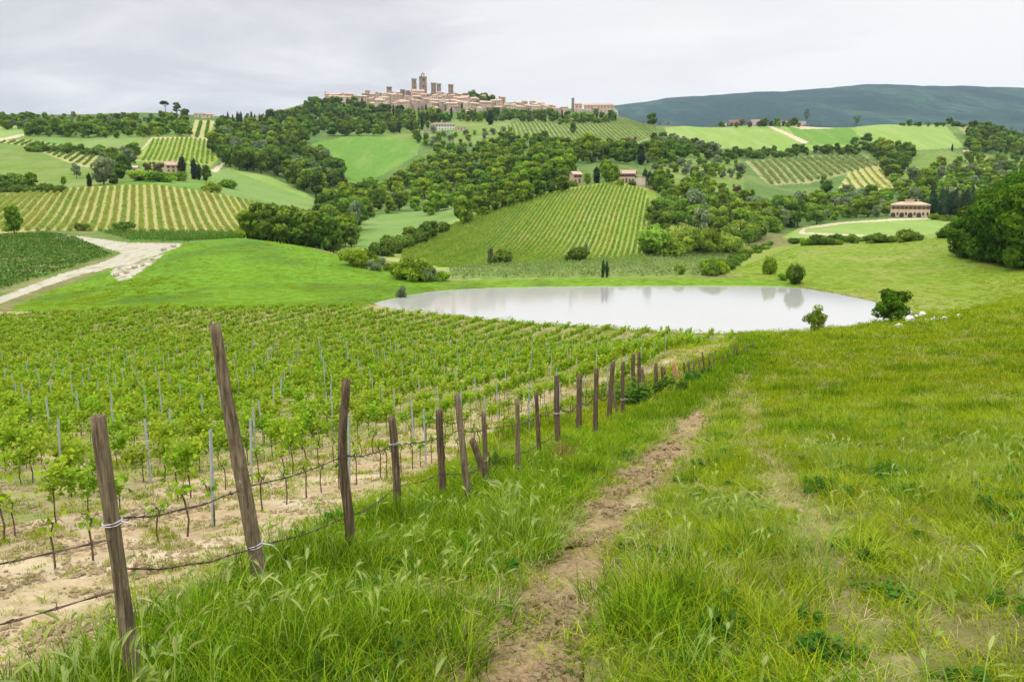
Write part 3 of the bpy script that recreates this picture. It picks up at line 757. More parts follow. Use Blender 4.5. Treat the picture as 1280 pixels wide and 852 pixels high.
# landmarks: trees and bushes that stand alone.  kind, column, row of the foot, height in px, label, width factor
SOLO = [
 ('shore_tree', 1113, 406, 45, 'dark leafy tree on the near pond shore beside the white rocks', 1.0),
 ('shore_bush', 1018, 417, 38, 'pale feathery light green bush on the near pond shore, left of the dark tree', 1.0),
 ('green_bush', 962, 343, 25, 'dark egg shaped bush on the far right pond bank', .48),
 ('bush', 994, 355, 26, 'ragged dark bush right of the egg shaped bush on the far pond bank', .62),
 ('green_bush', 978, 350, 8, 'low dark scrub between the two bushes on the far pond bank', 1.2),
 ('pale_bush', 502, 373, 17, 'small grey shrub on the left pond shore below the green mound', .7),
 ('green_bush', 551, 351, 12, 'greenish shrub on the bank where the mound meets the pond', 1.2),
 ('pale_bush', 535, 352, 18, 'pale airy shrub behind the left end of the pond bank', .8),
 ('bush', 625, 333, 22, 'round dark bush at the foot of the central hill vineyard', .85),
 ('grey', 613, 333, 25, 'thin grey tree next to the round dark bush below the hill vineyard', .35),
 ('bush', 720, 328, 18, 'spreading dark bush at the foot of the hill vineyard, above the two little cypresses', 1.3),
 ('grey', 732, 327, 24, 'thin pale sapling at the right edge of the spreading dark bush', .3),
 ('cypress', 753.5, 347, 23, 'left of the two small black cypresses on the pond dam', .9),
 ('cypress', 758.5, 347, 22, 'right of the two small black cypresses on the pond dam', .9),
 ('green_bush', 849, 343, 12, 'low green bush behind the right part of the pond dam', .8),
 ('bush', 882, 344, 12, 'dark bush at the lower end of the diagonal hedge right of the pond', .8),
 ('mid', 18, 293, 37, 'round solitary tree at the left edge beside the striped vineyard', .75),
 ('bush', 154, 289, 12, 'wide dark bush at the lower edge of the striped vineyard', 1.6),
 ('bush', 104, 288, 10, 'small dark bush below the striped vineyard, left of the wide one', 1.1),
 ('mid', 580, 281, 34, 'large rounded tree at the left shoulder of the central hill', .9),
 ('dark', 716, 167, 14, 'solitary dark tree in the upper pale vineyard', .8),
 ('mid', 735, 198, 32, 'large round green tree above the two farmhouses', .9),
 ('rust', 789, 190, 18, 'brownish tree on the edge of the wood above the farmhouses', 1.0),
 ('pine', 207, 143, 16, 'umbrella pine leaning on the left skyline', 1.0),
 ('poplar', 221, 143, 14, 'dark upright tree beside the umbrella pine on the left skyline', 1.6),
 ('dark', 233, 148, 12, 'dark tree right of the umbrella pine on the left skyline', .9),
 ('dark', 70, 168, 21, 'tall dark tree at the left end of the upper hedge on the left hill', .9),
 ('dark', 125, 168, 18, 'dark tree standing above the hedge on the left hill', .8),
 ('dark', 30, 155, 10, 'dark tree on the far left skyline', .8),
 ('mid', 40, 237, 22, 'pair of small trees grown together above the striped vineyard', 1.0),
 ('bush', 12, 236, 18, 'broad dark bush at the left edge above the striped vineyard', 1.5),
 ('grey', 96, 223, 19, 'lone small tree on the grass slope of the left hill', .7),
 ('cypress', 112, 233, 16, 'short stout cypress on the grass slope of the left hill', 1.8),
 ('mid', 80, 232, 12, 'small conical tree on the grass slope of the left hill', .7),
 ('grey', 130, 231, 32, 'grey leafed tree in the clump left of the pink farmhouse', .9),
 ('poplar', 147, 228, 26, 'very dark tree in the clump left of the pink farmhouse', 1.5),
 ('rust', 185, 217, 14, 'purplish brown tree in front of the pink farmhouse', .9),
 ('rust', 198, 218, 15, 'copper brown tree touching the pink farmhouse', 1.1),
 ('cypress', 228, 216, 20, 'dark cypress right of the pink farmhouse', 2.2),
 ('cypress', 243, 224, 25, 'first of the two tall cypresses right of the pink farmhouse', 1.5),
 ('cypress', 249, 225, 20, 'lower of the two tall cypresses right of the pink farmhouse', 1.5),
 ('dark', 258, 229, 22, 'dark bushy tree at the bend of the track right of the pink farmhouse', .7),
 ('green_bush', 264, 240, 14, 'green bush below the cypresses of the pink farmhouse', 1.2),
 ('green_bush', 285, 235, 12, 'green bush alone in the field right of the pink farmhouse', 1.3),
 ('green_bush', 175, 226, 12, 'long green hedge bush below the pink farmhouse, left part', 2.0),
 ('green_bush', 200, 227, 12, 'long green hedge bush below the pink farmhouse, middle part', 2.2),
 ('green_bush', 222, 226, 11, 'long green hedge bush below the pink farmhouse, right part', 1.8),
 ('cypress', 746, 229, 20, 'dark twin cypress between the two farmhouses on the hill crest', 2.0),
 ('cypress', 801, 206, 26, 'tall dark tree behind the larger hill crest farmhouse', 1.6),
 ('cypress', 806, 231, 20, 'cypress at the right end of the hill crest, beside the larger farmhouse', 1.6),
 ('cypress', 812, 232, 18, 'second cypress at the right end of the hill crest', 1.5),
 ('green_bush', 775, 232, 8, 'small green bush before the left wall of the larger hill crest farmhouse', 1.0),
 ('bush', 791, 232, 7, 'small dark bush before the right part of the larger hill crest farmhouse', 1.1),
 ('green_bush', 716, 233, 8, 'green bush hiding the left foot of the smaller hill crest farmhouse', 1.1),
 ('mid', 734, 231, 15, 'green tree touching the right wall of the smaller hill crest farmhouse', .8),
 ('cypress', 622, 241, 20, 'single dark cypress in the wood left of the central hill', 1.3),
 ('cypress', 537, 268, 20, 'dark cypress in the wood above the valley meadow', 1.5),
 ('grey', 445, 291, 40, 'pale blossoming tree in the valley behind the mound', .45),
 ('grey', 405, 232, 22, 'pale grey tree at the right end of the dense left wood', 1.0),
 ('bright', 936, 307, 22, 'small bright green tree right of the row of yellow green bushes', .85),
 ('cypress', 464, 165, 17, 'thick dark cypress below the hill town', 2.0),
 ('cypress', 613, 156, 17, 'stout dark cypress right of the villa below the hill town', 2.2),
 ('dark', 1008, 152, 15, 'dark tree rising over the roofs on the right ridge', .5),
 ('dark', 1071, 156, 12, 'round dark tree at the corner of the light green field on the right ridge', .9),
 ('cypress', 1190, 189, 9, 'lone cypress below the light green field on the right ridge', 1.2),
 ('dark', 1033, 241, 16, 'dark round tree at the foot of the olive grove', 1.3),
 ('dark', 1029, 230, 10, 'smaller dark tree beside the one at the foot of the olive grove', 1.0),
 ('rust', 920, 247, 16, 'brown leafed tree among the green trees right of the central hill', .8),
]
def solo_trees():
    P = ground([s[1] for s in SOLO], [s[2] for s in SOLO])
    for (kind, px, py, hp, lab, wf), p in zip(SOLO, P):
        h = hp / F_PX * p[1] * .985
        put_tree(kind, p - np.array([0, 0, .05]), h, RNG.random() * 6.28, lab, None, None, wf)
solo_trees()

# woods: outline of the tree feet in view, how many, kinds with weights, heights in m, where they stand
WOODS = [
 ([(330,152),(352,146),(378,136),(408,125),(420,130),(392,146),(360,152)], 26, {'dark': 4, 'cypress': 1, 'mid': 1}, (9, 13), 'on the left flank of the town hill'),
 ([(420,127),(470,131),(520,134),(590,128),(640,134),(700,141),(690,146),(600,142),(520,138),(440,131)], 44, {'dark': 3, 'mid': 2, 'cypress': 1}, (6, 9), 'between the houses of the hill town'),
 ([(272,178),(300,170),(345,172),(400,195),(424,218),(426,240),(392,246),(340,220),(290,212),(262,192)], 62, {'dark': 7, 'mid': 1, 'grey': 1}, (11, 15), 'in the dense wood left of the rounded green hill'),
 ([(272,160),(345,158),(380,172),(385,182),(340,175),(280,172)], 26, {'dark': 4, 'mid': 2}, (9, 13), 'on the upper edge of the wood below the left skyline'),
 ([(35,163),(235,163),(238,171),(150,173),(35,171)], 34, {'dark': 5, 'mid': 3, 'bright': 1}, (8, 12), 'in the long hedge across the left hill'),
 ([(0,150),(60,149),(230,147),(235,158),(120,160),(0,163)], 46, {'mid': 3, 'bright': 2, 'dark': 2, 'grey': 1}, (6, 9), 'in the scrub below the left skyline'),
 ([(0,150),(45,150),(45,156),(0,157)], 7, {'dark': 1}, (8, 10), 'at the far left skyline'),
 ([(40,184),(90,187),(150,192),(148,197),(90,193),(40,190)], 16, {'bush': 3, 'green_bush': 1, 'dark': 1}, (4, 7), 'in the hedge above the small striped vineyard on the left hill'),
 ([(125,200),(160,196),(175,190),(165,206),(150,230),(120,234),(118,215)], 12, {'grey': 2, 'mid': 2, 'dark': 1}, (7, 11), 'in the clump left of the pink farmhouse'),
 ([(0,240),(45,238),(80,238),(80,241),(0,243)], 9, {'bush': 1}, (2.5, 4), 'along the top edge of the striped vineyard'),
 ([(365,152),(385,137),(420,131),(455,134),(475,142),(520,146),(570,147),(560,156),(520,166),(460,172),(390,172),(362,165)], 95, {'dark': 7, 'cypress': 1.5, 'mid': 1, 'poplar': 1}, (10, 15), 'on the wooded slope below the hill town'),
 ([(570,145),(620,143),(700,147),(770,147),(770,152),(690,153),(620,153),(575,153)], 46, {'dark': 4, 'cypress': 1, 'mid': 2}, (8, 12), 'below the houses right of the hill town'),
 ([(584,128),(600,126),(622,130),(620,134),(590,132)], 6, {'dark': 1}, (14, 17), 'at the right end of the hill town roofs'),
 ([(525,160),(560,170),(600,166),(640,160),(640,190),(600,192),(540,192),(515,180)], 22, {'mid': 2, 'grey': 2, 'dark': 1}, (6, 9), 'on the open slope below the villa'),
 ([(430,252),(470,240),(500,228),(535,205),(560,192),(620,190),(690,196),(715,215),(712,232),(650,250),(610,264),(560,270),(480,268),(430,278)], 86, {'mid': 6, 'dark': 3, 'bright': 2}, (9, 13), 'in the large wood left of the farmhouses'),
 ([(690,186),(760,184),(850,190),(860,200),(830,206),(700,204),(650,200)], 42, {'dark': 5, 'mid': 2}, (8, 12), 'in the dark band of wood above the farmhouses'),
 ([(400,262),(432,246),(462,264),(446,290),(440,312),(424,314),(394,298)], 26, {'dark': 3, 'mid': 3}, (8, 11), 'in the valley behind the green mound'),
 ([(308,304),(330,303),(380,305),(420,314),(416,320),(360,312),(310,307)], 20, {'dark': 4, 'mid': 1}, (7, 11), 'just behind the crest of the green mound'),
 ([(440,332),(470,328),(545,352),(520,352)], 12, {'green_bush': 2, 'bush': 1, 'pale_bush': 1}, (2, 4), 'where the mound runs down to the valley'),
 ([(474,320),(500,306),(550,288),(560,292),(505,314),(478,324)], 16, {'bush': 2, 'dark': 2}, (5, 8), 'in the hedge along the left foot of the central hill'),
 ([(590,266),(640,250),(700,236),(706,240),(640,258),(600,272)], 16, {'mid': 1, 'dark': 1}, (6, 9), 'along the upper left edge of the central hill vineyard'),
 ([(820,238),(860,232),(900,240),(940,255),(960,268),(970,290),(940,306),(900,306),(860,286),(826,262)], 38, {'mid': 3, 'bright': 3, 'dark': 2, 'grey': 1, 'bright_bush': 2, 'bush': 2}, (6, 11), 'on the scrubby slope right of the central hill'),
 ([(812,318),(860,312),(910,312),(916,317),(860,320),(816,322)], 16, {'bright_bush': 1}, (6, 9), 'in the row of yellow green bushes behind the pond'),
 ([(812,268),(835,262),(850,275),(830,290),(815,284)], 8, {'bush': 1, 'dark': 1}, (5, 8), 'on the right foot of the central hill'),
 ([(815,176),(845,180),(892,192),(890,200),(830,200)], 20, {'dark': 4, 'grey': 1}, (9, 12), 'in the dark clump above the right slope'),
 ([(640,176),(680,176),(690,186),(640,190),(610,186)], 14, {'dark': 2, 'mid': 2}, (8, 11), 'left of the upper pale vineyard'),
 ([(890,194),(1000,190),(1075,188),(1078,194),(1000,196),(892,202)], 30, {'dark': 4, 'bush': 2, 'bright': 1}, (5, 9), 'in the hedge under the right ridge fields'),
 ([(800,204),(860,204),(930,206),(925,226),(860,222),(812,216)], 20, {'grey': 3, 'bright': 3, 'mid': 1}, (5, 8), 'on the pale scrub slope right of the farmhouses'),
 ([(1078,186),(1120,184),(1140,192),(1132,218),(1116,230),(1100,208)], 24, {'dark': 5, 'mid': 2}, (9, 12), 'in the dark strip of wood right of the olive grove'),
 ([(1060,178),(1085,172),(1090,180),(1075,184)], 6, {'bush': 1}, (4, 6), 'between the two right ridge fields'),
 ([(1100,248),(1130,230),(1180,206),(1290,196),(1290,262),(1235,268),(1165,258),(1105,262)], 66, {'mid': 4, 'dark': 2, 'bright': 2, 'grey': 1, 'bush': 1}, (7, 11), 'on the wooded slope behind the stone farmhouse'),
 ([(1205,165),(1240,158),(1290,168),(1290,196),(1220,192),(1208,186)], 40, {'dark': 5, 'mid': 1}, (10, 13), 'on the dark wooded hill at the right edge'),
 ([(1120,156),(1200,155),(1205,160),(1130,159)], 10, {'bush': 1, 'dark': 1}, (5, 9), 'on the right skyline below the blue mountain'),
 ([(945,268),(1000,256),(1060,248),(1108,252),(1108,272),(1056,275),(1000,284),(960,292)], 46, {'bright': 4, 'mid': 3, 'grey': 2}, (7, 11), 'in the light green wood left of the stone farmhouse'),
 ([(965,276),(990,268),(1000,284),(972,290)], 8, {'poplar': 1, 'dark': 1}, (10, 13), 'in the dark group left of the house field'),
 ([(990,304),(1040,300),(1100,301),(1150,298),(1150,302),(1040,306),(990,307)], 22, {'bush': 3, 'green_bush': 1}, (1.8, 3.2), 'in the low hedge below the house field'),
 ([(1170,295),(1205,286),(1215,290),(1180,298)], 7, {'bush': 1}, (2, 3.5), 'in the scrub at the corner of the house field'),
 ([(884,344),(930,318),(962,306),(966,309),(934,324),(892,346)], 20, {'bush': 2, 'green_bush': 1}, (1.6, 3.0), 'in the diagonal hedge running down to the pond'),
 ([(1198,321),(1222,324),(1262,332),(1300,341),(1300,336),(1220,320)], 9, {'bush': 1}, (2.5, 4.5), 'at the foot of the tall dark clump on the right meadow'),
 ([(1163,271),(1216,273),(1214,269),(1163,268)], 14, {'cypress': 1}, (12, 15), 'in the cypress row beside the stone farmhouse'),
 ([(1163,273),(1214,276),(1214,279),(1163,275)], 8, {'green_bush': 1}, (3, 4), 'in the clipped hedge before the cypress row'),
 ([(272,152),(335,153),(335,155),(272,154)], 14, {'cypress': 4, 'poplar': 1}, (8, 13), 'in the cypress row on the left skyline'),
 ([(700,153),(765,151),(770,154),(700,156)], 12, {'dark': 2, 'bush': 2}, (5, 8), 'below the monastery on the skyline'),
 ([(800,154),(832,154),(838,157),(802,157)], 7, {'poplar': 1, 'dark': 1}, (12, 15), 'in the dark group where the skyline meets the blue mountain'),
 ([(888,157),(920,158),(995,157),(1025,157),(1020,159),(890,160)], 18, {'dark': 2, 'mid': 1, 'rust': 1}, (6, 10), 'among the roofs on the right ridge'),
 ([(640,205),(690,205),(715,226),(690,230),(650,225)], 12, {'dark': 2, 'mid': 1}, (9, 12), 'close behind the smaller hill crest farmhouse'),
 ([(757,222),(768,222),(768,229),(757,229)], 4, {'mid': 1}, (7, 9), 'between the two hill crest farmhouses'),
 ([(818,236),(835,234),(838,245),(822,246)], 5, {'dark': 1}, (7, 10), 'right of the larger hill crest farmhouse'),
]
def sample_poly(poly, n, rng):
    P = np.array(poly, float); lo, hi = P.min(0), P.max(0); out = []
    best = []
    while len(out) < n:
        c = lo + (hi - lo) * rng.random((10, 2))
        c = c[inpoly(c[:, 0], c[:, 1], P)]
        if not len(c): continue
        if out:                                         # spread them: keep the candidate farthest from the others
            d = np.min(np.hypot(c[:, None, 0] - np.array(out)[None, :, 0], (c[:, None, 1] - np.array(out)[None, :, 1]) * 1.8), 1)
            c = c[[d.argmax()]] if rng.random() < .8 else c[[0]]
        out.append(c[0])
    return np.array(out[:n])
CLUMP = [(1204,321,48),(1223,323,68),(1244,328,84),(1265,331,98),(1288,336,104),(1218,313,60),(1240,313,76),(1267,313,90),(1294,317,102),(1258,304,76),(1282,304,86)]
def clump():
    lab = 'large deep green leafy tree in the tall dark clump on the right meadow'
    for (px, py, hp), p in zip(CLUMP, ground([q[0] for q in CLUMP], [q[1] for q in CLUMP])):
        put_tree('big', p - np.array([0, 0, .2]), hp / F_PX * p[1] * .985, RNG.random() * 6.28, lab, 'trees of the tall dark clump on the right meadow')
clump()
def plant_woods():
    rng = np.random.default_rng(99)
    items = []
    for poly, n, kinds, (h0, h1), where in WOODS:
        n = int(n * (1.9 if n > 18 else 1.4))
        s = sample_poly(poly, n, rng)
        P = ground(s[:, 0], s[:, 1], 214 if 'behind the crest' in where else 0)
        ks = list(kinds); w = np.array([kinds[k] for k in ks], float); w /= w.sum()
        for p in P:
            k = ks[rng.choice(len(ks), p=w)]
            h = (h0 + (h1 - h0) * rng.random()) * rng.choice((.7, .9, 1.0, 1.0, 1.12))
            if k in ('bush', 'green_bush') and h > 6: h *= .7
            items.append((h / p[1], k, p, h, where))
    items.sort(key=lambda q: -q[0])
    big, rest = items[:300], items[300:]
    for _, k, p, h, where in big:
        put_tree(k, p - np.array([0, 0, .1]), h, rng.random() * 6.28, LOOK[k] + ' ' + where, LOOK[k] + 's ' + where, None, .75 + .45 * rng.random())
    return rest
WOOD_REST = plant_woods()

# ------------------------------------------------------------------ scattering for what nobody could count
def source(name, me):
    return bpy.data.objects.new(name, me)           # a pattern for the scatter, not placed in the scene itself
def scatter(name, P, rot, scl, vid, sources, label, cat):
    me = bpy.data.meshes.new(name)
    me.vertices.add(len(P)); me.vertices.foreach_set('co', np.ascontiguousarray(P, dtype=np.float32).ravel())
    a = me.attributes.new('rot', 'FLOAT_VECTOR', 'POINT'); a.data.foreach_set('vector', np.ascontiguousarray(rot, dtype=np.float32).ravel())
    a = me.attributes.new('scl', 'FLOAT_VECTOR', 'POINT'); a.data.foreach_set('vector', np.ascontiguousarray(scl, dtype=np.float32).ravel())
    a = me.attributes.new('vid', 'INT', 'POINT'); a.data.foreach_set('value', np.ascontiguousarray(vid, dtype=np.int32))
    o = link(name, me)
    ng = bpy.data.node_groups.new(name + ' scatter', 'GeometryNodeTree')
    ng.interface.new_socket('Geometry', in_out='INPUT', socket_type='NodeSocketGeometry')
    ng.interface.new_socket('Geometry', in_out='OUTPUT', socket_type='NodeSocketGeometry')
    N = ng.nodes.new; L = ng.links.new
    gi, go = N('NodeGroupInput'), N('NodeGroupOutput')
    def attr(nm, dt):
        x = N('GeometryNodeInputNamedAttribute'); x.data_type = dt; x.inputs['Name'].default_value = nm
        return x.outputs['Attribute']
    r_, s_, v_ = attr('rot', 'FLOAT_VECTOR'), attr('scl', 'FLOAT_VECTOR'), attr('vid', 'INT')
    j = N('GeometryNodeJoinGeometry')
    for k, src in enumerate(sources):
        oi = N('GeometryNodeObjectInfo'); oi.inputs['Object'].default_value = src; oi.inputs['As Instance'].default_value = True
        cmp_ = N('FunctionNodeCompare'); cmp_.data_type = 'INT'; cmp_.operation = 'EQUAL'
        ii = [s for s in cmp_.inputs if s.type == 'INT']
        L(v_, ii[0]); ii[1].default_value = k
        ip = N('GeometryNodeInstanceOnPoints')
        L(gi.outputs[0], ip.inputs['Points']); L(cmp_.outputs[0], ip.inputs['Selection']); L(oi.outputs['Geometry'], ip.inputs['Instance'])
        L(r_, ip.inputs['Rotation']); L(s_, ip.inputs['Scale'])
        L(ip.outputs[0], j.inputs[0])
    L(j.outputs[0], go.inputs[0])
    mod = o.modifiers.new('scatter', 'NODES'); mod.node_group = ng
    return tag(o, label, cat, None, 'stuff')
def joined_tree(kind, i):
    """trunk and crown of one pattern in one mesh, for the far wood"""
    tm, cm = SHAPES[kind][i % len(SHAPES[kind])]
    return [source('trunk', tm), source('crown', cm)]
def far_wood():
    kinds = sorted(set(q[1] for q in WOOD_REST))
    src, base = [], {}
    for k in kinds:
        base[k] = len(src)
        for i in range(len(SHAPES[k])): src.append(source('crown', SHAPES[k][i][1]))
    P, R_, S_, V_ = [], [], [], []
    for _, k, p, h, _w in WOOD_REST:
        s = h / NOMINAL[k]
        P.append(p - np.array([0, 0, .4])); R_.append((0, 0, random.random() * 6.28)); S_.append((s * random.uniform(.9, 1.2),) * 2 + (s,))
        V_.append(base[k] + random.randrange(len(SHAPES[k])))
    # more of the same under the far slopes: the wood that reads as one mass
    scatter('woodland', P, R_, S_, V_, src, 'mass of far green trees covering the slopes under the hill town', 'woodland')
far_wood()
# ------------------------------------------------------------------ far vineyards: every row is one long hedge of vines
def dense(poly, step=12):
    out = []
    for i in range(len(poly)):
        (x0, y0), (x1, y1) = poly[i], poly[(i + 1) % len(poly)]
        n = max(1, int(math.hypot(x1 - x0, y1 - y0) / step))
        out += [(x0 + (x1 - x0) * k / n, y0 + (y1 - y0) * k / n) for k in range(n)]
    return out
M_ROW = {
 'yellow': leaf_mat('vine row leaves yellow green', (.215, .280, .042), (.310, .385, .065), (.410, .480, .105), vary=.06),
 'green':  leaf_mat('vine row leaves green', (.160, .265, .028), (.240, .355, .044), (.340, .450, .072), vary=.06),
 'dark':   leaf_mat('vine row leaves dark green', (.065, .155, .020), (.110, .225, .030), (.180, .310, .050), vary=.06),
 'pale':   leaf_mat('vine row leaves pale', (.180, .265, .070), (.260, .350, .105), (.350, .430, .150), vary=.06),
}
def vine_rows(poly, a, b, spacing, mat, h, w, leaf, per_m, label, group, seed, name='vine_row', cat='vine row'):
    rng = np.random.default_rng(seed)
    dp = dense(poly)
    W = ground([p[0] for p in dp], [p[1] for p in dp])[:, :2]
    A, B = g1(*a)[:2], g1(*b)[:2]
    d = (B - A) / np.linalg.norm(B - A); nrm = np.array([-d[1], d[0]])
    s = W @ nrm
    k = s.min() + spacing * .6
    while k < s.max() - spacing * .3:
        ts = []
        for i in range(len(W)):
            s0, s1 = s[i - 1] - k, s[i] - k
            if (s0 > 0) != (s1 > 0):
                f = s0 / (s0 - s1); q = W[i - 1] + (W[i] - W[i - 1]) * f
                ts.append(q @ d)
        ts.sort()
        for t0, t1 in zip(ts[0::2], ts[1::2]):
            t0 += .8; t1 -= .8
            n = int((t1 - t0) * per_m)
            if n < 6: continue
            tt = t0 + (t1 - t0) * rng.random(n)
            gap = vnoise(tt * .35, np.full(n, k), seed + 3)
            keep = gap > -1
            tt = tt[keep]; n = len(tt)
            if n < 4: continue
            lat = rng.normal(size=n) * w * .4
            xy = tt[:, None] * d + (k + lat)[:, None] * nrm
            zz = height(xy[:, 0], xy[:, 1])
            hh = h * (.75 + .5 * vnoise(tt * .6, np.full(n, k * 1.3), seed))
            pos = np.c_[xy, zz + .22 + (hh - .2) * rng.random(n)]
            nr = unit(rng.normal(size=(n, 3)) + np.array([0, 0, .8]))
            Q = leaf_quads(rng, pos, nr, leaf); tn = np.clip(rng.random(n) * .6 + .4 * vnoise(tt * .2, np.full(n, k), seed + 9), 0, 1)
            o0 = Q.reshape(-1, 3).mean(0); o0[2] = Q[:, :, 2].min()
            tag(link(name, quads_mesh(name, Q - o0, M_ROW[mat], tint=tn), None, o0), label, cat, group)
        k += spacing
vine_rows([(-40,258),(0,245),(100,236),(190,232),(260,241),(345,259),(350,268),(300,291),(200,290),(60,289),(-40,291)], (37,288), (75,241), 3.0, 'yellow', 1.1, .95, .26, 30,
          'leafy row of vines between clay strips in the striped vineyard on the left', 'vine rows of the striped vineyard on the left', 201)
vine_rows([(500,318),(505,313),(560,283),(640,251),(720,236),(765,229),(806,237),(814,262),(808,328),(700,332),(560,336),(505,328)], (660,330), (722,250), 1.85, 'green', .95, .55, .24, 22,
          'green row of vines climbing the central hill behind the pond', 'vine rows of the central hill', 202)
vine_rows([(-60,300),(0,295),(60,291),(100,298),(146,318),(75,341),(0,366),(-60,392)], (0,330), (130,318), 3.6, 'dark', .75, .4, .22, 24,
          'dark green row of vines beside the pale gravel road on the left', 'vine rows beside the gravel road', 203)
vine_rows([(120,290),(330,292),(310,297),(228,303),(160,302)], (140,296), (320,294.5), 2.6, 'dark', 1.2, .6, .26, 12,
          'dark vine row in the narrow strip behind the green mound', 'vine rows behind the green mound', 204)
vine_rows([(560,338),(620,332),(760,324),(880,316),(920,318),(900,336),(876,345),(560,350)], (570,345), (880,328), 2.8, 'pale', 1.1, .55, .24, 12,
          'pale row of vines in the strip between the pond dam and the central hill', 'pale vine rows behind the pond dam', 205)
vine_rows([(170,201),(189,175),(215,173),(240,173),(268,177),(269,199),(261,206),(240,203)], (195,204), (207,176), 3.3, 'green', 1.2, 1.0, .42, 8,
          'green row of vines on the square vineyard above the pink farmhouse', 'vine rows above the pink farmhouse', 206)
vine_rows([(-10,178),(30,176),(146,190),(134,198),(116,208),(98,206),(30,183)], (60,200), (85,184), 5.0, 'dark', 1.4, 1.2, .45, 7,
          'short dark vine row on the grassy slope of the far left hill', 'vine rows of the far left hill', 207)
vine_rows([(618,166),(650,151),(780,149),(810,155),(820,169),(790,181),(715,185),(640,177)], (690,178), (672,152), 4.6, 'pale', 1.4, 1.2, .55, 5,
          'pale vine row in the upper field right below the hill town', 'vine rows of the upper pale field', 208)
vine_rows([(1048,239),(1062,216),(1094,209),(1121,228),(1108,239)], (1100,238), (1078,214), 6.0, 'yellow', 1.4, 1.3, .5, 5,
          'vine row in the small striped plot beside the olive grove', 'vine rows beside the olive grove', 209)
vine_rows([(932,203),(1015,196),(1078,195),(1096,208),(1060,216),(1010,228),(962,231)], (985,228), (960,202), 7.0, 'pale', 2.3, 1.8, .7, 9,
          'row of small pale olive trees in the grove on the right slope', 'olive rows on the right slope', 210, 'olive_row', 'olive row')
vine_rows([(239,171),(244,152),(266,152),(257,173)], (246,170), (251,153), 7, 'dark', 1.5, 1.4, .7, 9,
          'vine row in the tiny plot under the left skyline', 'vine rows under the left skyline', 211)
# ------------------------------------------------------------------ buildings
def wall_mat(name, a, b, sc=.5):
    m, nt = new_mat(name); t = NT(nt)
    co = t.n('ShaderNodeTexCoord').outputs['Object']
    f = t.noise(co, sc, 5, .65)
    c = t.ramp(f, [(.3, a), (.7, b)])
    c = t.mix(t.fac(t.noise(co, sc * 5, 3), .5, .75), c, tuple(x * .72 for x in a))
    t.out(t.principled(c, .9, .15, t.noise(co, sc * 8, 3), .03))
    return m
def tile_mat(name, a, b):
    m, nt = new_mat(name); t = NT(nt)
    co = t.n('ShaderNodeTexCoord').outputs['Object']
    w = t.n('ShaderNodeTexWave'); w.inputs['Scale'].default_value = 1.6; w.inputs['Distortion'].default_value = 1.0
    t.l(co, w.inputs[0])
    c = t.ramp(t.noise(co, 1.1, 5, .7), [(.3, a), (.7, b)])
    t.out(t.principled(c, .9, .15, w.outputs['Fac'], .05))
    return m
WM = {'pink': wall_mat('pink plaster', (.47, .34, .27), (.63, .48, .39)),
      'stone': wall_mat('old stone', (.36, .28, .215), (.52, .42, .33)),
      'pale': wall_mat('pale plaster', (.52, .45, .35), (.68, .60, .48)),
      'farm': wall_mat('farmhouse stone', (.50, .36, .24), (.68, .52, .36), .8),
      'white': wall_mat('white plaster', (.62, .59, .53), (.74, .71, .65)),
      'tower': wall_mat('tower stone', (.22, .175, .135), (.34, .275, .215), .25),
      'brick': wall_mat('red brick', (.36, .16, .10), (.46, .22, .14))}
RM = {'tile': tile_mat('terracotta tiles', (.38, .25, .185), (.54, .39, .30)),
      'paletile': tile_mat('faded tiles', (.42, .31, .22), (.58, .45, .33)),
      'dull': tile_mat('grey brown tiles', (.24, .18, .14), (.35, .28, .22)),
      'red': tile_mat('red tiles', (.38, .13, .085), (.50, .20, .13))}
m_glass, nt = new_mat('dark window'); t = NT(nt)
t.out(t.principled((.035, .032, .03), .3, .5))
m_shut, nt = new_mat('brown shutter'); t = NT(nt)
t.out(t.principled((.16, .085, .05), .7, .2))
m_stonetrim, nt = new_mat('stone trim'); t = NT(nt)
t.out(t.principled((.50, .43, .33), .9, .2))

def wall_mb(w, d, h, roof, rh):
    b = MB()
    b.box(-w / 2, w / 2, 0, d, -2.5, h)
    if roof == 'gable':                       # ridge along the front, triangular ends
        for sx in (-w / 2 + .001, w / 2 - .001):
            b.add([(sx, .02, h), (sx, d - .02, h), (sx, d / 2, h + rh - .06)], [(0, 1, 2)])
    return b
def roof_mb(w, d, h, roof, rh, ov=.45):
    b = MB()
    x0, x1, y0, y1 = -w / 2 - ov, w / 2 + ov, -ov, d + ov
    th = .22
    if roof == 'hip':
        k = min(d / 2, w / 2 * .8)
        t_ = [(x0, y0, h), (x1, y0, h), (x1, y1, h), (x0, y1, h), (x0 + k, d / 2, h + rh), (x1 - k, d / 2, h + rh)]
        b.add([(x, y, z + th) for x, y, z in t_] + [(x, y, z + .012) for x, y, z in t_[:4]],
              [(0, 1, 5, 4), (1, 2, 5), (2, 3, 4, 5), (3, 0, 4), (0, 6, 7, 1), (1, 7, 8, 2), (2, 8, 9, 3), (3, 9, 6, 0), (9, 8, 7, 6)])
    elif roof == 'gable':
        t_ = [(x0, y0, h), (x1, y0, h), (x1, d / 2, h + rh), (x0, d / 2, h + rh), (x1, y1, h), (x0, y1, h)]
        b.add([(x, y, z + th) for x, y, z in t_] + [(x, y, z + .012) for x, y, z in t_],
              [(0, 1, 2, 3), (3, 2, 4, 5), (6, 9, 8, 7), (9, 11, 10, 8), (0, 6, 7, 1), (1, 7, 8, 2), (2, 8, 10, 4), (4, 10, 11, 5), (5, 11, 9, 3), (3, 9, 6, 0)])
    else:
        b.box(x0, x1, y0, y1, h + .012, h + th + .1)
    return b
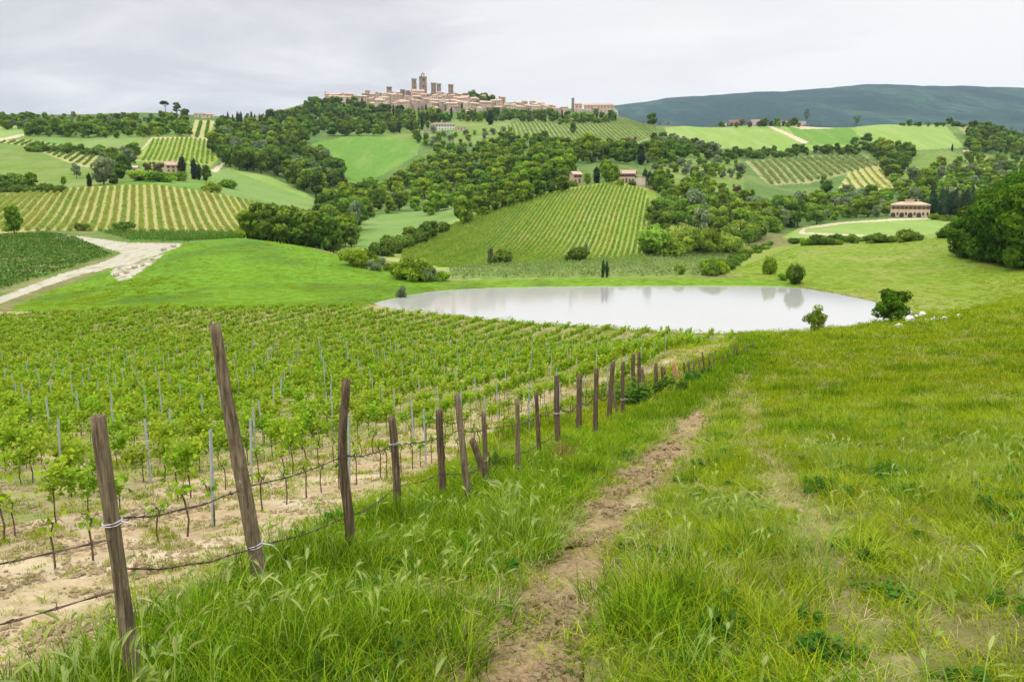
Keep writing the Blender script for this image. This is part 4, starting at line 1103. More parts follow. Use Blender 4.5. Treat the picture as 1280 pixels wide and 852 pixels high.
def facing(p, yaw=0):
    return -math.atan2(p[0], p[1]) + math.radians(yaw)
def house(name, px, py, w_px, h_px, d, label, wall, roofm, roof='hip', rh=None, yaw=0, bays=0, floors=0, group=None, arches=0, chimney=True, cat='house', door=True):
    p = g1(px, py)
    s = p[1] / F_PX * .985
    w, h = w_px * s, h_px * s
    rh = rh if rh is not None else h * .28
    o = empty(name, p, facing(p, yaw))
    tag(o, label, cat, group)
    wall_mb(w, d, h, roof, rh).build('wall', WM[wall], o)
    rf = roof_mb(w, d, h, roof, rh).build('roof', RM[roofm], o)
    if chimney:
        c = MB(); c.box(w * .18, w * .18 + .7, d * .4, d * .4 + .7, h + .2, h + rh + 1.0); c.box(w * .18 - .12, w * .18 + .82, d * .4 - .12, d * .4 + .82, h + rh + 1.01, h + rh + 1.2)
        c.build('chimney', WM[wall], rf)
    fh = h / max(floors, 1)
    for f in range(floors):
        for k in range(bays):
            x = -w / 2 + w * (k + .5) / bays
            ww, wh = .95, min(1.5, fh * .5)
            z = fh * f + fh * .32
            if f == 0 and arches:
                if k % 2 == 0 and k // 2 < arches:
                    a = MB(); n = 10; aw, ah = 1.1, fh * .42
                    pr = [(x - aw, -.004, .02), (x + aw, -.004, .02)] + [(x + aw * math.cos(math.pi * i / n), -.004, ah + aw * math.sin(math.pi * i / n)) for i in range(n + 1)]
                    back = [(q[0], -.05, q[2]) for q in pr]
                    m_ = len(pr)
                    a.add(pr + back, [tuple(range(m_, 2 * m_))] + [(i, (i + 1) % m_, m_ + (i + 1) % m_, m_ + i) for i in range(m_)])
                    a.build('archway', m_glass, o)
                    continue
            if f == 0 and door and not arches and k == bays // 2:
                a = MB(); a.box(x - .6, x + .6, -.06, -.003, .02, 2.2); a.build('door', m_shut, o)
                continue
            a = MB(); a.box(x - ww / 2, x + ww / 2, -.05, -.003, z, z + wh)
            wnd = a.build('window', m_glass, o)
            a = MB(); a.box(x - ww / 2 - .1, x + ww / 2 + .1, -.14, -.053, z - .14, z - .01); a.build('sill', m_stonetrim, wnd)
            if f > 0:
                for sx in (-1, 1):
                    a = MB(); xx = x + sx * (ww / 2 + .26); a.box(xx - .22, xx + .22, -.09, -.004, z, z + wh); a.build('shutter', m_shut, wnd)
    return o, p, w, h, s

o, p, w, h, s = house('farmhouse', 1137.5, 271.5, 44, 15, 10, 'long two storey stone farmhouse beside the dark cypress row', 'farm', 'paletile', 'hip', 1.6, 4, 9, 2, None, 4)
b = MB(); b.box(-2.6, 1.6, 3.2, 6.6, h + .8, h + 2.7); dm = b.build('dormer', WM['farm'], o)
b = MB(); b.box(-2.9, 1.9, 2.9, 6.9, h + 2.702, h + 2.95); b.build('roof', RM['paletile'], dm)
o, p, w, h, s = house('farmhouse', 783, 228, 20, 10.5, 8, 'larger of the two pink farmhouses on the crest of the central hill', 'pink', 'tile', 'gable', 1.9, -8, 5, 2)
b = MB(); b.box(w / 2 + .01, w / 2 + 5.5, 1.0, 7.5, -2.4, h * .55); wg = b.build('wing', WM['pale'], o)
b = MB(); b.add([(w / 2 + .02, .6, h * .95), (w / 2 + 5.9, .6, h * .57), (w / 2 + 5.9, 7.9, h * .57), (w / 2 + .02, 7.9, h * .95), (w / 2 + .02, .6, h * .80), (w / 2 + 5.9, .6, h * .56), (w / 2 + 5.9, 7.9, h * .56), (w / 2 + .02, 7.9, h * .80)],
                 [(0, 1, 2, 3), (7, 6, 5, 4), (0, 4, 5, 1), (1, 5, 6, 2), (2, 6, 7, 3), (3, 7, 4, 0)]); b.build('roof', RM['tile'], wg)
house('farmhouse', 722, 229, 10.5, 10.5, 6, 'smaller pale pink farmhouse among trees on the crest of the central hill', 'pink', 'paletile', 'gable', 1.5, 22, 2, 2)
house('farmhouse', 217, 216, 17, 9, 8, 'small pink farmhouse among cypresses on the left hill', 'pink', 'tile', 'gable', 2.2, 10, 3, 2)
house('barn', 168, 216, 7, 6, 6, 'little pale outbuilding left of the pink farmhouse on the left hill', 'pale', 'paletile', 'gable', 1.2, -10, 1, 1, chimney=False, cat='barn')
house('villa', 553, 163, 31, 7, 11, 'wide white villa with rows of windows on the slope below the hill town', 'white', 'dull', 'hip', 2.2, 0, 9, 2)
house('annex', 577, 163, 11, 4, 8, 'pink flat roofed annex at the right side of the wide white villa', 'pink', 'paletile', 'flat', .3, 0, 3, 1, cat='house', chimney=False)
house('garden_wall', 533, 166, 22, 3, .6, 'pale retaining wall left of and below the wide white villa', 'pale', 'paletile', 'flat', .1, 0, 0, 0, chimney=False, cat='wall')
house('farmhouse', 250, 147, 13, 4, 9, 'low pale farmhouse on the left skyline above the tiny striped plot', 'pale', 'dull', 'gable', 1.5, 0, 3, 1)
house('farmhouse', 262, 147.5, 10, 4, 8, 'second low farmhouse on the left skyline, next to the cypress row', 'pale', 'tile', 'gable', 1.6, 12, 2, 1)
house('farmhouse', 919, 157, 15, 6, 9, 'red brick farmhouse at the left end of the right ridge', 'brick', 'red', 'gable', 2.0, 0, 3, 1)
house('farmhouse', 945, 156.5, 13, 6, 9, 'pink farmhouse with terracotta roof at the top of the pale track on the right ridge', 'pink', 'tile', 'gable', 2.0, 0, 3, 1)
house('farmhouse', 978, 157, 15, 5, 9, 'pale low farmhouse on the right ridge between two trees', 'pale', 'dull', 'gable', 2.0, 0, 3, 1)
house('farmhouse', 1001, 157, 12, 4.5, 9, 'rightmost low house on the right ridge beside the bare clay strip', 'pink', 'dull', 'gable', 1.8, 0, 2, 1)
house('farmhouse', 904, 157.5, 8, 3.5, 7, 'tiny pale shed left of the red brick farmhouse', 'pale', 'dull', 'gable', 1.2, 0, 1, 1, chimney=False)
house('farmhouse', 1235, 221, 13, 8, 9, 'pink cream house half hidden in the woods at the right', 'pink', 'paletile', 'hip', 2.0, 20, 3, 2)
house('greenhouse', 1228, 254, 13, 5, 9, 'white pitched roof shed behind the tall dark clump at the right', 'white', 'paletile', 'gable', 2.5, 60, 0, 0, chimney=False, cat='shed')
house('farmhouse', 1207, 194, 6, 4, 7, 'tiny pink house below the light green field on the right ridge', 'pink', 'tile', 'gable', 1.5, 0, 1, 1)
house('house', 418, 154, 9, 4, 7, 'lone white house in the woods left below the hill town', 'white', 'paletile', 'gable', 1.2, 10, 2, 1)

# --- the hill town
def town_protos():
    rng = np.random.default_rng(5)
    out = []
    for i, (w, d, h, wm, rm, roof) in enumerate(((9, 9, 9, 'pink', 'tile', 'gable'), (12, 9, 8, 'stone', 'tile', 'gable'), (8, 8, 11, 'pale', 'paletile', 'hip'), (14, 10, 10, 'pink', 'paletile', 'gable'), (10, 8, 7, 'stone', 'dull', 'hip'), (7, 7, 13, 'stone', 'tile', 'gable'))):
        b = wall_mb(w, d, h, roof, 2.0); nb = len(b.f)
        for f in range(int(h // 3.2)):
            for k in range(int(w // 2.6)):
                if rng.random() < .2: continue
                x = -w / 2 + 1.5 + 2.6 * k; z = 1.2 + 3.1 * f
                b.box(x - .5, x + .5, -.04, -.003, z, z + 1.6)
        me = b.mesh('wall', [WM[wm], m_glass])
        for q in me.polygons[nb:]: q.material_index = 1
        out.append((me, roof_mb(w, d, h, roof, 2.0).mesh('roof', RM[rm]), {'pink': 'pink plastered', 'stone': 'brown stone', 'pale': 'pale plastered'}[wm], {'tile': 'terracotta', 'paletile': 'faded', 'dull': 'grey brown'}[rm]))
    return out
PROTO = town_protos()
def town():
    rng = np.random.default_rng(11)
    sky = ([408, 440, 457, 480, 505, 530, 560, 590, 620, 650, 690, 700], [124, 124.5, 123, 122.5, 121.5, 121, 121.5, 122.5, 128, 133.5, 137, 139])
    low = ([408, 440, 460, 480, 520, 560, 600, 640, 700], [127, 128, 132, 137, 139, 141, 141, 143, 144])
    pts = []
    tries = 0
    while len(pts) < 118 and tries < 20000:
        tries += 1
        x = rng.uniform(410, 698); y0, y1 = np.interp(x, *sky), np.interp(x, *low)
        y = y0 + 2.0 + (y1 - y0 - 2.0) * rng.random()
        if x > 596 and rng.random() < .72: continue
        if all((abs(x - q[0]) / 6.2) ** 2 + (abs(y - q[1]) / 2.6) ** 2 > 1 for q in pts): pts.append((x, y))
    for (x, y), p in zip(pts, ground([q[0] for q in pts], [q[1] for q in pts], 1050)):
        i = int(rng.integers(len(PROTO)))
        if x < 465 and PROTO[i][0].name.startswith('wall.005'): i = 0
        wme, rme, wn_, rn_ = PROTO[i]
        o = empty('house', p, facing(p, rng.uniform(-40, 40)))
        s = rng.uniform(.85, 1.15); o.scale = (s, s, s)
        link('wall', wme, o); link('roof', rme, o)
        where = 'on the skyline' if y - np.interp(x, *sky) < 5 else ('on the slope' if x < 600 else 'at the right end')
        tag(o, f'{wn_} house with {rn_} roof {where} of the crowded hill town', 'house', f'{wn_} {rn_} roofed houses {where} of the hill town')
    # scattered houses along the ridge to the right
    for x, y, i, lab in ((706, 143, 0, 'pink house on the ridge between the hill town and the monastery, nearest the town'), (668, 141, 2, 'pale tall house standing apart right of the hill town'), (684, 141, 3, 'long pink house right of the pale tall one beyond the hill town'),
                         (745, 142, 4, 'low stone house just below the long monastery building'), (600, 146, 2, 'pale house below the right part of the hill town, above the villa'), (588, 149, 0, 'pink house close above the annex of the villa'),
                         (545, 146, 2, 'pale house among trees directly above the villa'), (466, 140, 2, 'pale house lowest on the left slope of the hill town')):
        p = g1(x, y, 1000)
        o = empty('house', p, facing(p, rng.uniform(-20, 20)))
        link('wall', PROTO[i][0], o); link('roof', PROTO[i][1], o); tag(o, lab, 'house')
town()
def tower(px, top, base, w_px, label, kind='plain', name='tower', cat='tower'):
    p = g1(px, base, 1050)
    s = p[1] / F_PX * .985
    w = w_px * s; H = (to_px(p[0], p[1], p[2])[1] - top) * s
    o = empty(name, p, facing(p, 12)); tag(o, label, cat)
    b = MB(); hw = w / 2
    v = [(sx * hw * k, (sy * hw * k) + hw, z) for z, k in ((-3, 1.0), (H * .93, .95)) for sx, sy in ((-1, -1), (1, -1), (1, 1), (-1, 1))]
    b.add(v, [(0, 1, 5, 4), (1, 2, 6, 5), (2, 3, 7, 6), (3, 0, 4, 7), (4, 5, 6, 7)])
    b.build('wall', WM['tower'], o)
    c = MB(); k = hw * 1.06
    c.box(-k, k, hw - k, hw + k, H * .93 + .01, H * .96)
    n = 4
    for i in range(n):
        a0 = -k + 2 * k * (i + .15) / n; a1 = -k + 2 * k * (i + .7) / n
        for yy in (hw - k, hw + k - .5): c.box(a0, a1, yy, yy + .5, H * .96 + .01, H)
        for xx in (-k, k - .5): c.box(xx, xx + .5, hw - k + 2 * k * (i + .15) / n + .01, hw - k + 2 * k * (i + .7) / n, H * .96 + .012, H - .01)
    c.build('battlement', WM['tower'], o)
    for z in ((H * .80, H * .55) if kind != 'short' else (H * .72,)):
        q = MB(); q.box(-w * .12, w * .12, -.06 + hw * .03, hw * .1, z, z + max(1.4, w * .3)); q.build('window', m_glass, o)
    if kind == 'bell':
        q = MB()
        for sx in (-1, 1):
            for sy in (-1, 1): q.box(sx * hw * .35 - .3, sx * hw * .35 + .3, hw + sy * hw * .35 - .3, hw + sy * hw * .35 + .3, H * .96 + .01, H + 3.2)
        q.add([(-hw * .5, hw * .5, H + 3.21), (hw * .5, hw * .5, H + 3.21), (hw * .5, hw * 1.5, H + 3.21), (-hw * .5, hw * 1.5, H + 3.21), (0, hw, H + 6.0)], [(0, 1, 4), (1, 2, 4), (2, 3, 4), (3, 0, 4), (3, 2, 1, 0)])
        q.build('belfry', WM['tower'], o)
tower(530, 97, 126, 8.0, 'tallest and widest stone tower of the hill town, with a belfry on top', 'bell')
tower(518.5, 99.5, 126, 5.2, 'slender stone tower close left of the tallest tower of the hill town')
tower(542.8, 104.5, 126, 5.4, 'first stone tower right of the tallest tower of the hill town')
tower(549.4, 105.5, 126, 4.6, 'second stone tower right of the tallest one, in a close pair')
tower(564.3, 106.5, 127, 5.4, 'rightmost of the stone towers of the hill town')
tower(487.4, 109.2, 126, 5.6, 'broad stone tower standing alone left of the tallest tower')
tower(504, 112.5, 126, 5.2, 'stubby square tower between the lone left tower and the slender one', 'short')
tower(510.4, 113.6, 126, 3.8, 'smallest stubby tower beside the square stubby one', 'short')
tower(457.8, 117.4, 128, 7.5, 'low broad tower at the left end of the hill town roofs', 'short')
tower(431.6, 116.8, 126, 2.4, 'thin bell turret on the long low building at the left', 'short')
tower(583.2, 117.0, 128, 6.5, 'low broad tower at the right end of the hill town roofs', 'short')
tower(716.3, 123.3, 140, 3.0, 'bell tower at the left end of the monastery on the skyline', 'plain', 'bell_tower', 'bell tower')
house('church', 523.5, 128, 15, 13, 22, 'large pink church with a high gable below the tallest tower', 'pink', 'tile', 'gable', 4, 8, 0, 0, chimney=False, cat='church')
house('convent', 431, 128, 38, 6, 12, 'long low pale building at the left end of the hill town', 'pale', 'tile', 'gable', 2.5, 4, 10, 1, chimney=False, cat='convent')
house('monastery', 748, 141, 36, 9, 14, 'long pink monastery with terracotta roof on the skyline right of the town', 'pink', 'tile', 'gable', 3, 0, 9, 2, chimney=False, cat='monastery')
house('house', 723, 141, 9, 10, 10, 'tall narrow house between the bell tower and the long monastery', 'pink', 'tile', 'gable', 2.5, 0, 2, 2, chimney=False)
house('barn', 772, 146, 11, 7, 10, 'white gabled barn at the right foot of the monastery', 'white', 'paletile', 'gable', 5, 85, 0, 0, chimney=False, cat='barn')
# ------------------------------------------------------------------ the young vineyard in front
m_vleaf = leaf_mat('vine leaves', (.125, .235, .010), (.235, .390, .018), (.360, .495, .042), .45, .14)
m_vtrunk, nt = new_mat('vine wood'); t = NT(nt)
co = t.n('ShaderNodeTexCoord').outputs['Object']
t.out(t.principled(t.ramp(t.noise(co, 30, 4), [(.3, (.065, .042, .028)), (.7, (.17, .12, .08))]), .95, .1))
m_stake, nt = new_mat('galvanised stake'); t = NT(nt)
co = t.n('ShaderNodeTexCoord').outputs['Object']
pb = t.n('ShaderNodeBsdfPrincipled'); pb.inputs['Metallic'].default_value = .35; pb.inputs['Roughness'].default_value = .55
t.l(t.ramp(t.noise(co, 9, 4), [(.3, (.30, .345, .35)), (.7, (.48, .53, .53))]), pb.inputs['Base Color'])
t.out(pb.outputs[0])
m_wire, nt = new_mat('rusty wire'); t = NT(nt)
co = t.n('ShaderNodeTexCoord').outputs['Object']
t.out(t.principled(t.ramp(t.noise(co, 12, 3), [(.3, (.035, .025, .02)), (.7, (.12, .07, .045))]), .7, .4))
m_twire, nt = new_mat('trellis wire'); t = NT(nt)
t.out(t.principled((.25, .25, .24), .5, .5))

def leaf_polys(rng, pos, nrm, size):
    """vine leaves: seven sided, lobed, slightly folded"""
    n = len(pos)
    r = rng.normal(size=(n, 3)); u = unit(np.cross(nrm, r)); w = np.cross(nrm, u)
    s = (size * (.55 + .75 * rng.random(n)))[:, None]
    prof = [(0, -.35, 0), (.52, -.48, -.10), (.60, .15, -.14), (.30, .30, 0), (0, .72, -.12), (-.30, .30, 0), (-.60, .15, -.14), (-.52, -.48, -.10)]
    return np.stack([pos + s * (a * u + b * w + c * nrm) for a, b, c in prof], 1)
def polys_mesh(name, P, mat, tint):
    n, k = P.shape[:2]
    return mesh_np(name, P.reshape(-1, 3), np.arange(n * k), np.full(n, k), mat, None, False, np.repeat(tint, k))
def vine_shape(seed, leaves, lo, hi, spread, lsize, coarse=False):
    rng = np.random.default_rng(seed)
    b = MB()
    lx, ly = rng.normal(size=2) * .035
    top = .48 + .12 * rng.random()
    b.tube([(0, 0, -.12), (lx * .6, ly, .2), (-lx * .5, ly * .4, .42), (lx, -ly, top)], [.016, .012, .013, .008], 6)
    canes = []
    for i in range(5):
        an = rng.choice((0, math.pi)) + rng.normal() * .5; L_ = spread * (.45 + .55 * rng.random())
        p0 = np.array([lx, -ly, top - .12 * rng.random()]); p2 = np.array([math.cos(an) * L_, math.sin(an) * L_ * .35, hi * (.75 + .3 * rng.random())])
        p1 = (p0 + p2) / 2 + np.array([0, 0, .06])
        b.tube([p0, p1, p2], [.006, .005, .002], 4, False)
        canes.append((p0, p1, p2))
    tm = b.mesh('trunk', m_vtrunk)
    n = leaves
    ci = rng.integers(len(canes), size=n); tt = rng.random(n)[:, None] ** .8
    C0, C1, C2 = (np.array([c[k] for c in canes])[ci] for k in range(3))
    pos = (1 - tt) ** 2 * C0 + 2 * tt * (1 - tt) * C1 + tt ** 2 * C2
    pos = pos + rng.normal(size=(n, 3)) * np.array([.11, .085, .10]) * spread / .42
    pos[:, 2] = np.clip(pos[:, 2], lo + .05 * rng.random(n), hi + .14)
    nr = unit(rng.normal(size=(n, 3)) * .75 + np.array([0, 0, .75]))
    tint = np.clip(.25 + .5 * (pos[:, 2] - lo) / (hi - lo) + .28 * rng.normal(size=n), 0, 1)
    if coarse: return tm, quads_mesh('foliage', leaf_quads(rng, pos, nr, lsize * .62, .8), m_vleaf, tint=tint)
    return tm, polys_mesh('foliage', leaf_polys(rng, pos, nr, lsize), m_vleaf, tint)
YOUNG = [vine_shape(300 + i, (16, 30, 44, 22)[i], .34, .66, .22, .055) for i in range(4)]
FULL = [vine_shape(310 + i, 190 + 26 * i, .34, .84, .42, .062) for i in range(5)]
FARV = [vine_shape(320 + i, 74, .30, .82, .46, .138, True) for i in range(4)]

FA, FB = g1(325, 725)[:2], g1(925, 440)[:2]
FD = (FB - FA) / np.linalg.norm(FB - FA)             # along the fence
FN = np.array([-FD[1], FD[0]])                       # away from it, into the vineyard
S_A = g1(62, 745)[:2]
OFF0 = (S_A - FA) @ FN
if True:
    OFF0 = .5 * OFF0 + .5 * ((g1(388, 608)[:2] - FA) @ FN)
PH0 = (S_A - FA) @ FD
ROW_GAP, VINE_GAP, STAKE_GAP = 2.35, .58, 3.6
FAR_PX = ([-400, 0, 200, 440, 470, 560, 640, 780, 850, 905, 930], [400, 391, 389, 386, 392, 400, 408, 416, 419.5, 420.5, 426])
def vineyard():
    rng = np.random.default_rng(41)
    vines, stakes = [], []
    for r in range(60):
        off = OFF0 + ROW_GAP * r
        for kind, gap, jit, lst in (('v', VINE_GAP, .12, vines), ('s', STAKE_GAP, .03, stakes)):
            n = int(190 / gap)
            tt = PH0 - 8 + gap * np.arange(n)
            if kind == 's': tt = PH0 + STAKE_GAP * (np.arange(n) - 2) + .25 * math.sin(r * 1.7)
            tt = tt + rng.normal(size=n) * jit
            lat = off + rng.normal(size=n) * .05
            P = FA + tt[:, None] * FD + lat[:, None] * FN
            z = height(P[:, 0], P[:, 1])
            px, py = to_px(P[:, 0], P[:, 1], z)
            ok = (P[:, 1] > 2.2) & (px > -600) & (px < 950) & (py > np.interp(px, *FAR_PX)) & (py < 1500)
            R = np.hypot(P[:, 0], P[:, 1]); ok &= R < 135
            for i in np.nonzero(ok)[0]: lst.append((R[i], r, P[i, 0], P[i, 1], z[i], px[i]))
    vines.sort(key=lambda q: q[0] + (60 if q[5] < -20 else 0)); stakes.sort(key=lambda q: q[0] + (60 if q[5] < -20 else 0))
    rz0 = math.atan2(FD[1], FD[0])
    ordn = ['first', 'second', 'third', 'fourth', 'fifth', 'sixth', 'seventh', 'eighth', 'ninth', 'tenth']
    for k, (R, r, x, y, z, px) in enumerate(vines[:300]):
        if rng.random() < .05: continue
        young = r == 0 or (r == 1 and rng.random() < .55) or rng.random() < .1
        tm, fm = (YOUNG if young else FULL)[int(rng.integers(4 if young else 5))]
        o = empty('grapevine', (x, y, z), rz0 + (math.pi if rng.random() < .5 else 0) + rng.normal() * .15)
        s = rng.uniform(.82, 1.15); o.scale = (s, s, s * rng.uniform(.9, 1.12))
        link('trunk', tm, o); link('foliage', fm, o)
        rw = ordn[r] if r < 10 else 'farther'
        tag(o, f'{"thin sparse young" if young else "leafy"} grapevine in the {rw} vineyard row from the fence', 'grapevine', f'{"young" if young else "leafy"} grapevines of the {rw} row')
    rest = vines[300:]
    P, R_, S_, V_ = [], [], [], []
    for R, r, x, y, z, px in rest:
        if rng.random() < .06: continue
        P.append((x, y, z)); R_.append((0, 0, rz0 + (math.pi if rng.random() < .5 else 0) + rng.normal() * .15))
        s = rng.uniform(.85, 1.15); S_.append((s * 1.2, s * .62, s * rng.uniform(.9, 1.2)))
        V_.append(int(rng.integers(5)) if R < 32 else 5 + int(rng.integers(4)))
    src = [source('foliage', f[1]) for f in FULL] + [source('foliage', f[1]) for f in FARV]
    scatter('vineyard_foliage', P, R_, S_, V_, src, 'leafy rows of young vines running down to the pond', 'vines')
    print('off0', OFF0, 'row2', (g1(102, 668)[:2] - FA) @ FN - OFF0, 'fa', FA, FB)
    print('vines', len(vines), 'stakes', len(stakes))
    # steel stakes
    b = MB()
    b.box(-.022, .022, -.004, .004, -.3, 1.42); b.box(-.022, -.017, .0045, .022, -.3, 1.42); b.box(.017, .022, .0045, .022, -.3, 1.42)
    sm = b.mesh('stake', m_stake)
    for k, (R, r, x, y, z, px) in enumerate(stakes[:300]):
        o = link('vineyard_stake', sm, None, (x, y, z))
        o.rotation_euler = (rng.normal() * .025, rng.normal() * .025, rz0 + rng.normal() * .2)
        o.scale = (1, 1, rng.uniform(.93, 1.07))
        rw = ordn[r] if r < 10 else 'farther'
        tag(o, f'thin grey steel stake in the {rw} vineyard row from the fence', 'stake', f'steel stakes of the {rw} vineyard row')
    # trellis wires of the rows nearest the fence
    for r in range(3):
        for hgt in (.45, .75):
            pts = []
            for q in range(40):
                tq = PH0 - 12 + q * 2.2
                p = FA + tq * FD + (OFF0 + ROW_GAP * r) * FN
                if p[1] < 2.0: continue
                pts.append((p[0], p[1], float(height(p[0], p[1])) + hgt - .02 * (q % 2)))
            b = MB(); b.tube(pts, .0022, 4)
            tag(b.build('trellis_wire', m_twire), f'{"lower" if hgt < .6 else "upper"} thin trellis wire along the {ordn[r]} vineyard row from the fence', 'wire')
vineyard()
# ------------------------------------------------------------------ the old post and barbed wire fence
def post_mat(name, a, b, c):
    m, nt = new_mat(name); t = NT(nt)
    co = t.n('ShaderNodeTexCoord').outputs['Object']
    mp = t.n('ShaderNodeMapping'); mp.inputs['Scale'].default_value = (1, 1, .07); t.l(co, mp.inputs[0])
    g = t.noise(mp.outputs[0], 55, 6, .7, .4)
    k = t.noise(co, 6, 4, .6)
    col = t.ramp(g, [(.34, a), (.5, b), (.68, c)])
    col = t.mix(t.fac(k, .55, .75), col, tuple(x * .55 for x in b))
    lich = t.fac(t.noise(co, 16, 4, .7), .66, .74)
    col = t.mix(lich, col, (.36, .35, .26))
    t.out(t.principled(col, .92, .12, g, .012, 1.0))
    return m
PM = [post_mat('weathered post', (.060, .043, .027), (.170, .127, .080), (.32, .25, .165)),
      post_mat('dark bark post', (.042, .029, .019), (.118, .082, .050), (.24, .175, .115)),
      post_mat('fresh orange post', (.30, .15, .06), (.50, .28, .13), (.62, .40, .22))]
m_tie, nt = new_mat('white tape'); t = NT(nt)
t.out(t.principled((.52, .50, .48), .6, .3))
POSTS = [  # foot column, foot row, top column, top row, width px, look, wood, tie row
 (166, 872, 125, 519, 20, 'thick weathered fence post at the lower left, nearest the viewer, sawn flat on top', 0, 646),
 (327, 732, 269, 405, 18, 'tallest fence post, split at the top and leaning to the left', 0, 678),
 (434, 694, 431, 475, 11.5, 'crooked barky fence post between the tall leaning one and the short white taped one', 1, None),
 (497, 640, 490, 521, 9.5, 'short dark fence post with white tape near its top', 1, 553),
 (553, 622, 550, 512, 9.5, 'upright dark fence post with rough pale flecked bark', 1, None),
 (588, 626, 570, 494, 9, 'fence post leaning left just before the crossed pair of posts', 0, None),
 (611, 607, 590, 549, 9, 'broken short post leaning sharply left, crossed with a thinner one', 1, None),
 (610, 602, 603, 514, 6.5, 'thin post crossing the broken short leaning one', 0, None),
 (649, 596, 646, 499, 6.2, 'thin straight post with rusty grass at its foot', 0, None),
 (676, 580, 670, 489, 5.6, 'thin post leaning slightly left of the white taped straight one', 1, None),
 (697, 556, 696, 469, 7, 'straight dark post with a white tape at mid height', 1, 515),
 (722, 545, 725, 467, 6.5, 'first post right of the white taped straight one, slightly bent', 1, None),
 (744, 545, 746, 460, 6, 'second post right of the white taped straight one', 1, None),
 (761, 530, 766, 452, 6, 'post leaning to the right at its top, halfway along the fence', 1, None),
 (772, 518, 766, 484, 3.5, 'short thin stick leaning beside the post that bends right', 0, None),
 (778, 523, 779, 452, 5, 'post just left of the dark green weeds', 1, 498),
 (791, 490, 793, 442, 5, 'left of two tall posts standing in dark green weeds', 1, None),
 (799, 490, 799, 440, 4.5, 'right of two tall posts standing in dark green weeds', 1, None),
 (808, 494, 802, 459, 4.5, 'low post leaning left behind the dark green weeds', 0, None),
 (818, 497, 819, 457, 2.5, 'very thin stick between the two clumps of dark weeds', 0, None),
 (823, 497, 820, 454, 4, 'post right of the very thin stick between the weed clumps', 1, None),
 (829, 484, 827, 458, 3.5, 'first of two short posts left of the orange ones', 1, None),
 (834, 484, 830, 459, 3.5, 'second of two short posts left of the orange ones', 1, None),
 (843, 481, 842, 450, 4, 'taller of the two fresh orange posts', 2, None),
 (848, 481, 846, 457, 3, 'shorter of the two fresh orange posts', 2, None),
 (856, 478, 855, 452, 3, 'first distant brown post right of the orange ones', 1, None),
 (862, 475, 861, 452, 3, 'second distant brown post right of the orange ones', 1, None),
 (868, 473, 867, 450, 2.6, 'third distant brown post right of the orange ones', 0, None),
 (875, 469, 874, 449, 2.6, 'fourth distant brown post right of the orange ones', 0, None),
 (881, 467, 878, 440, 2.6, 'tallest of the distant posts, leaning left', 1, None),
 (888, 463, 886, 445, 2.4, 'distant post right of the tallest distant one', 1, None),
 (894, 461, 892, 444, 2.2, 'second distant post right of the tallest distant one', 0, None),
 (903, 456, 904, 445, 2.4, 'short distant post where the fence nears its end', 1, None),
 (910, 453, 910, 440, 2.2, 'distant post left of the last taller pair of the fence', 1, None),
 (917, 449, 918, 433, 2.4, 'left post of the last taller pair of the fence', 1, None),
 (922, 448, 921, 434, 2.2, 'right post of the last taller pair of the fence', 1, None),
 (929, 444, 930, 431, 2.0, 'third last tiny post at the far end of the fence', 0, None),
 (935, 442, 935, 430, 2.0, 'second last tiny post at the far end of the fence', 0, None),
 (942, 440, 942, 428, 2.0, 'last tiny post at the far end of the fence', 0, None),
]
POST_AXIS = []
def at_depth(px, py, Y):
    a, e = ray_ae(px, py)
    return np.array([a * Y, Y, ZC + e * Y])
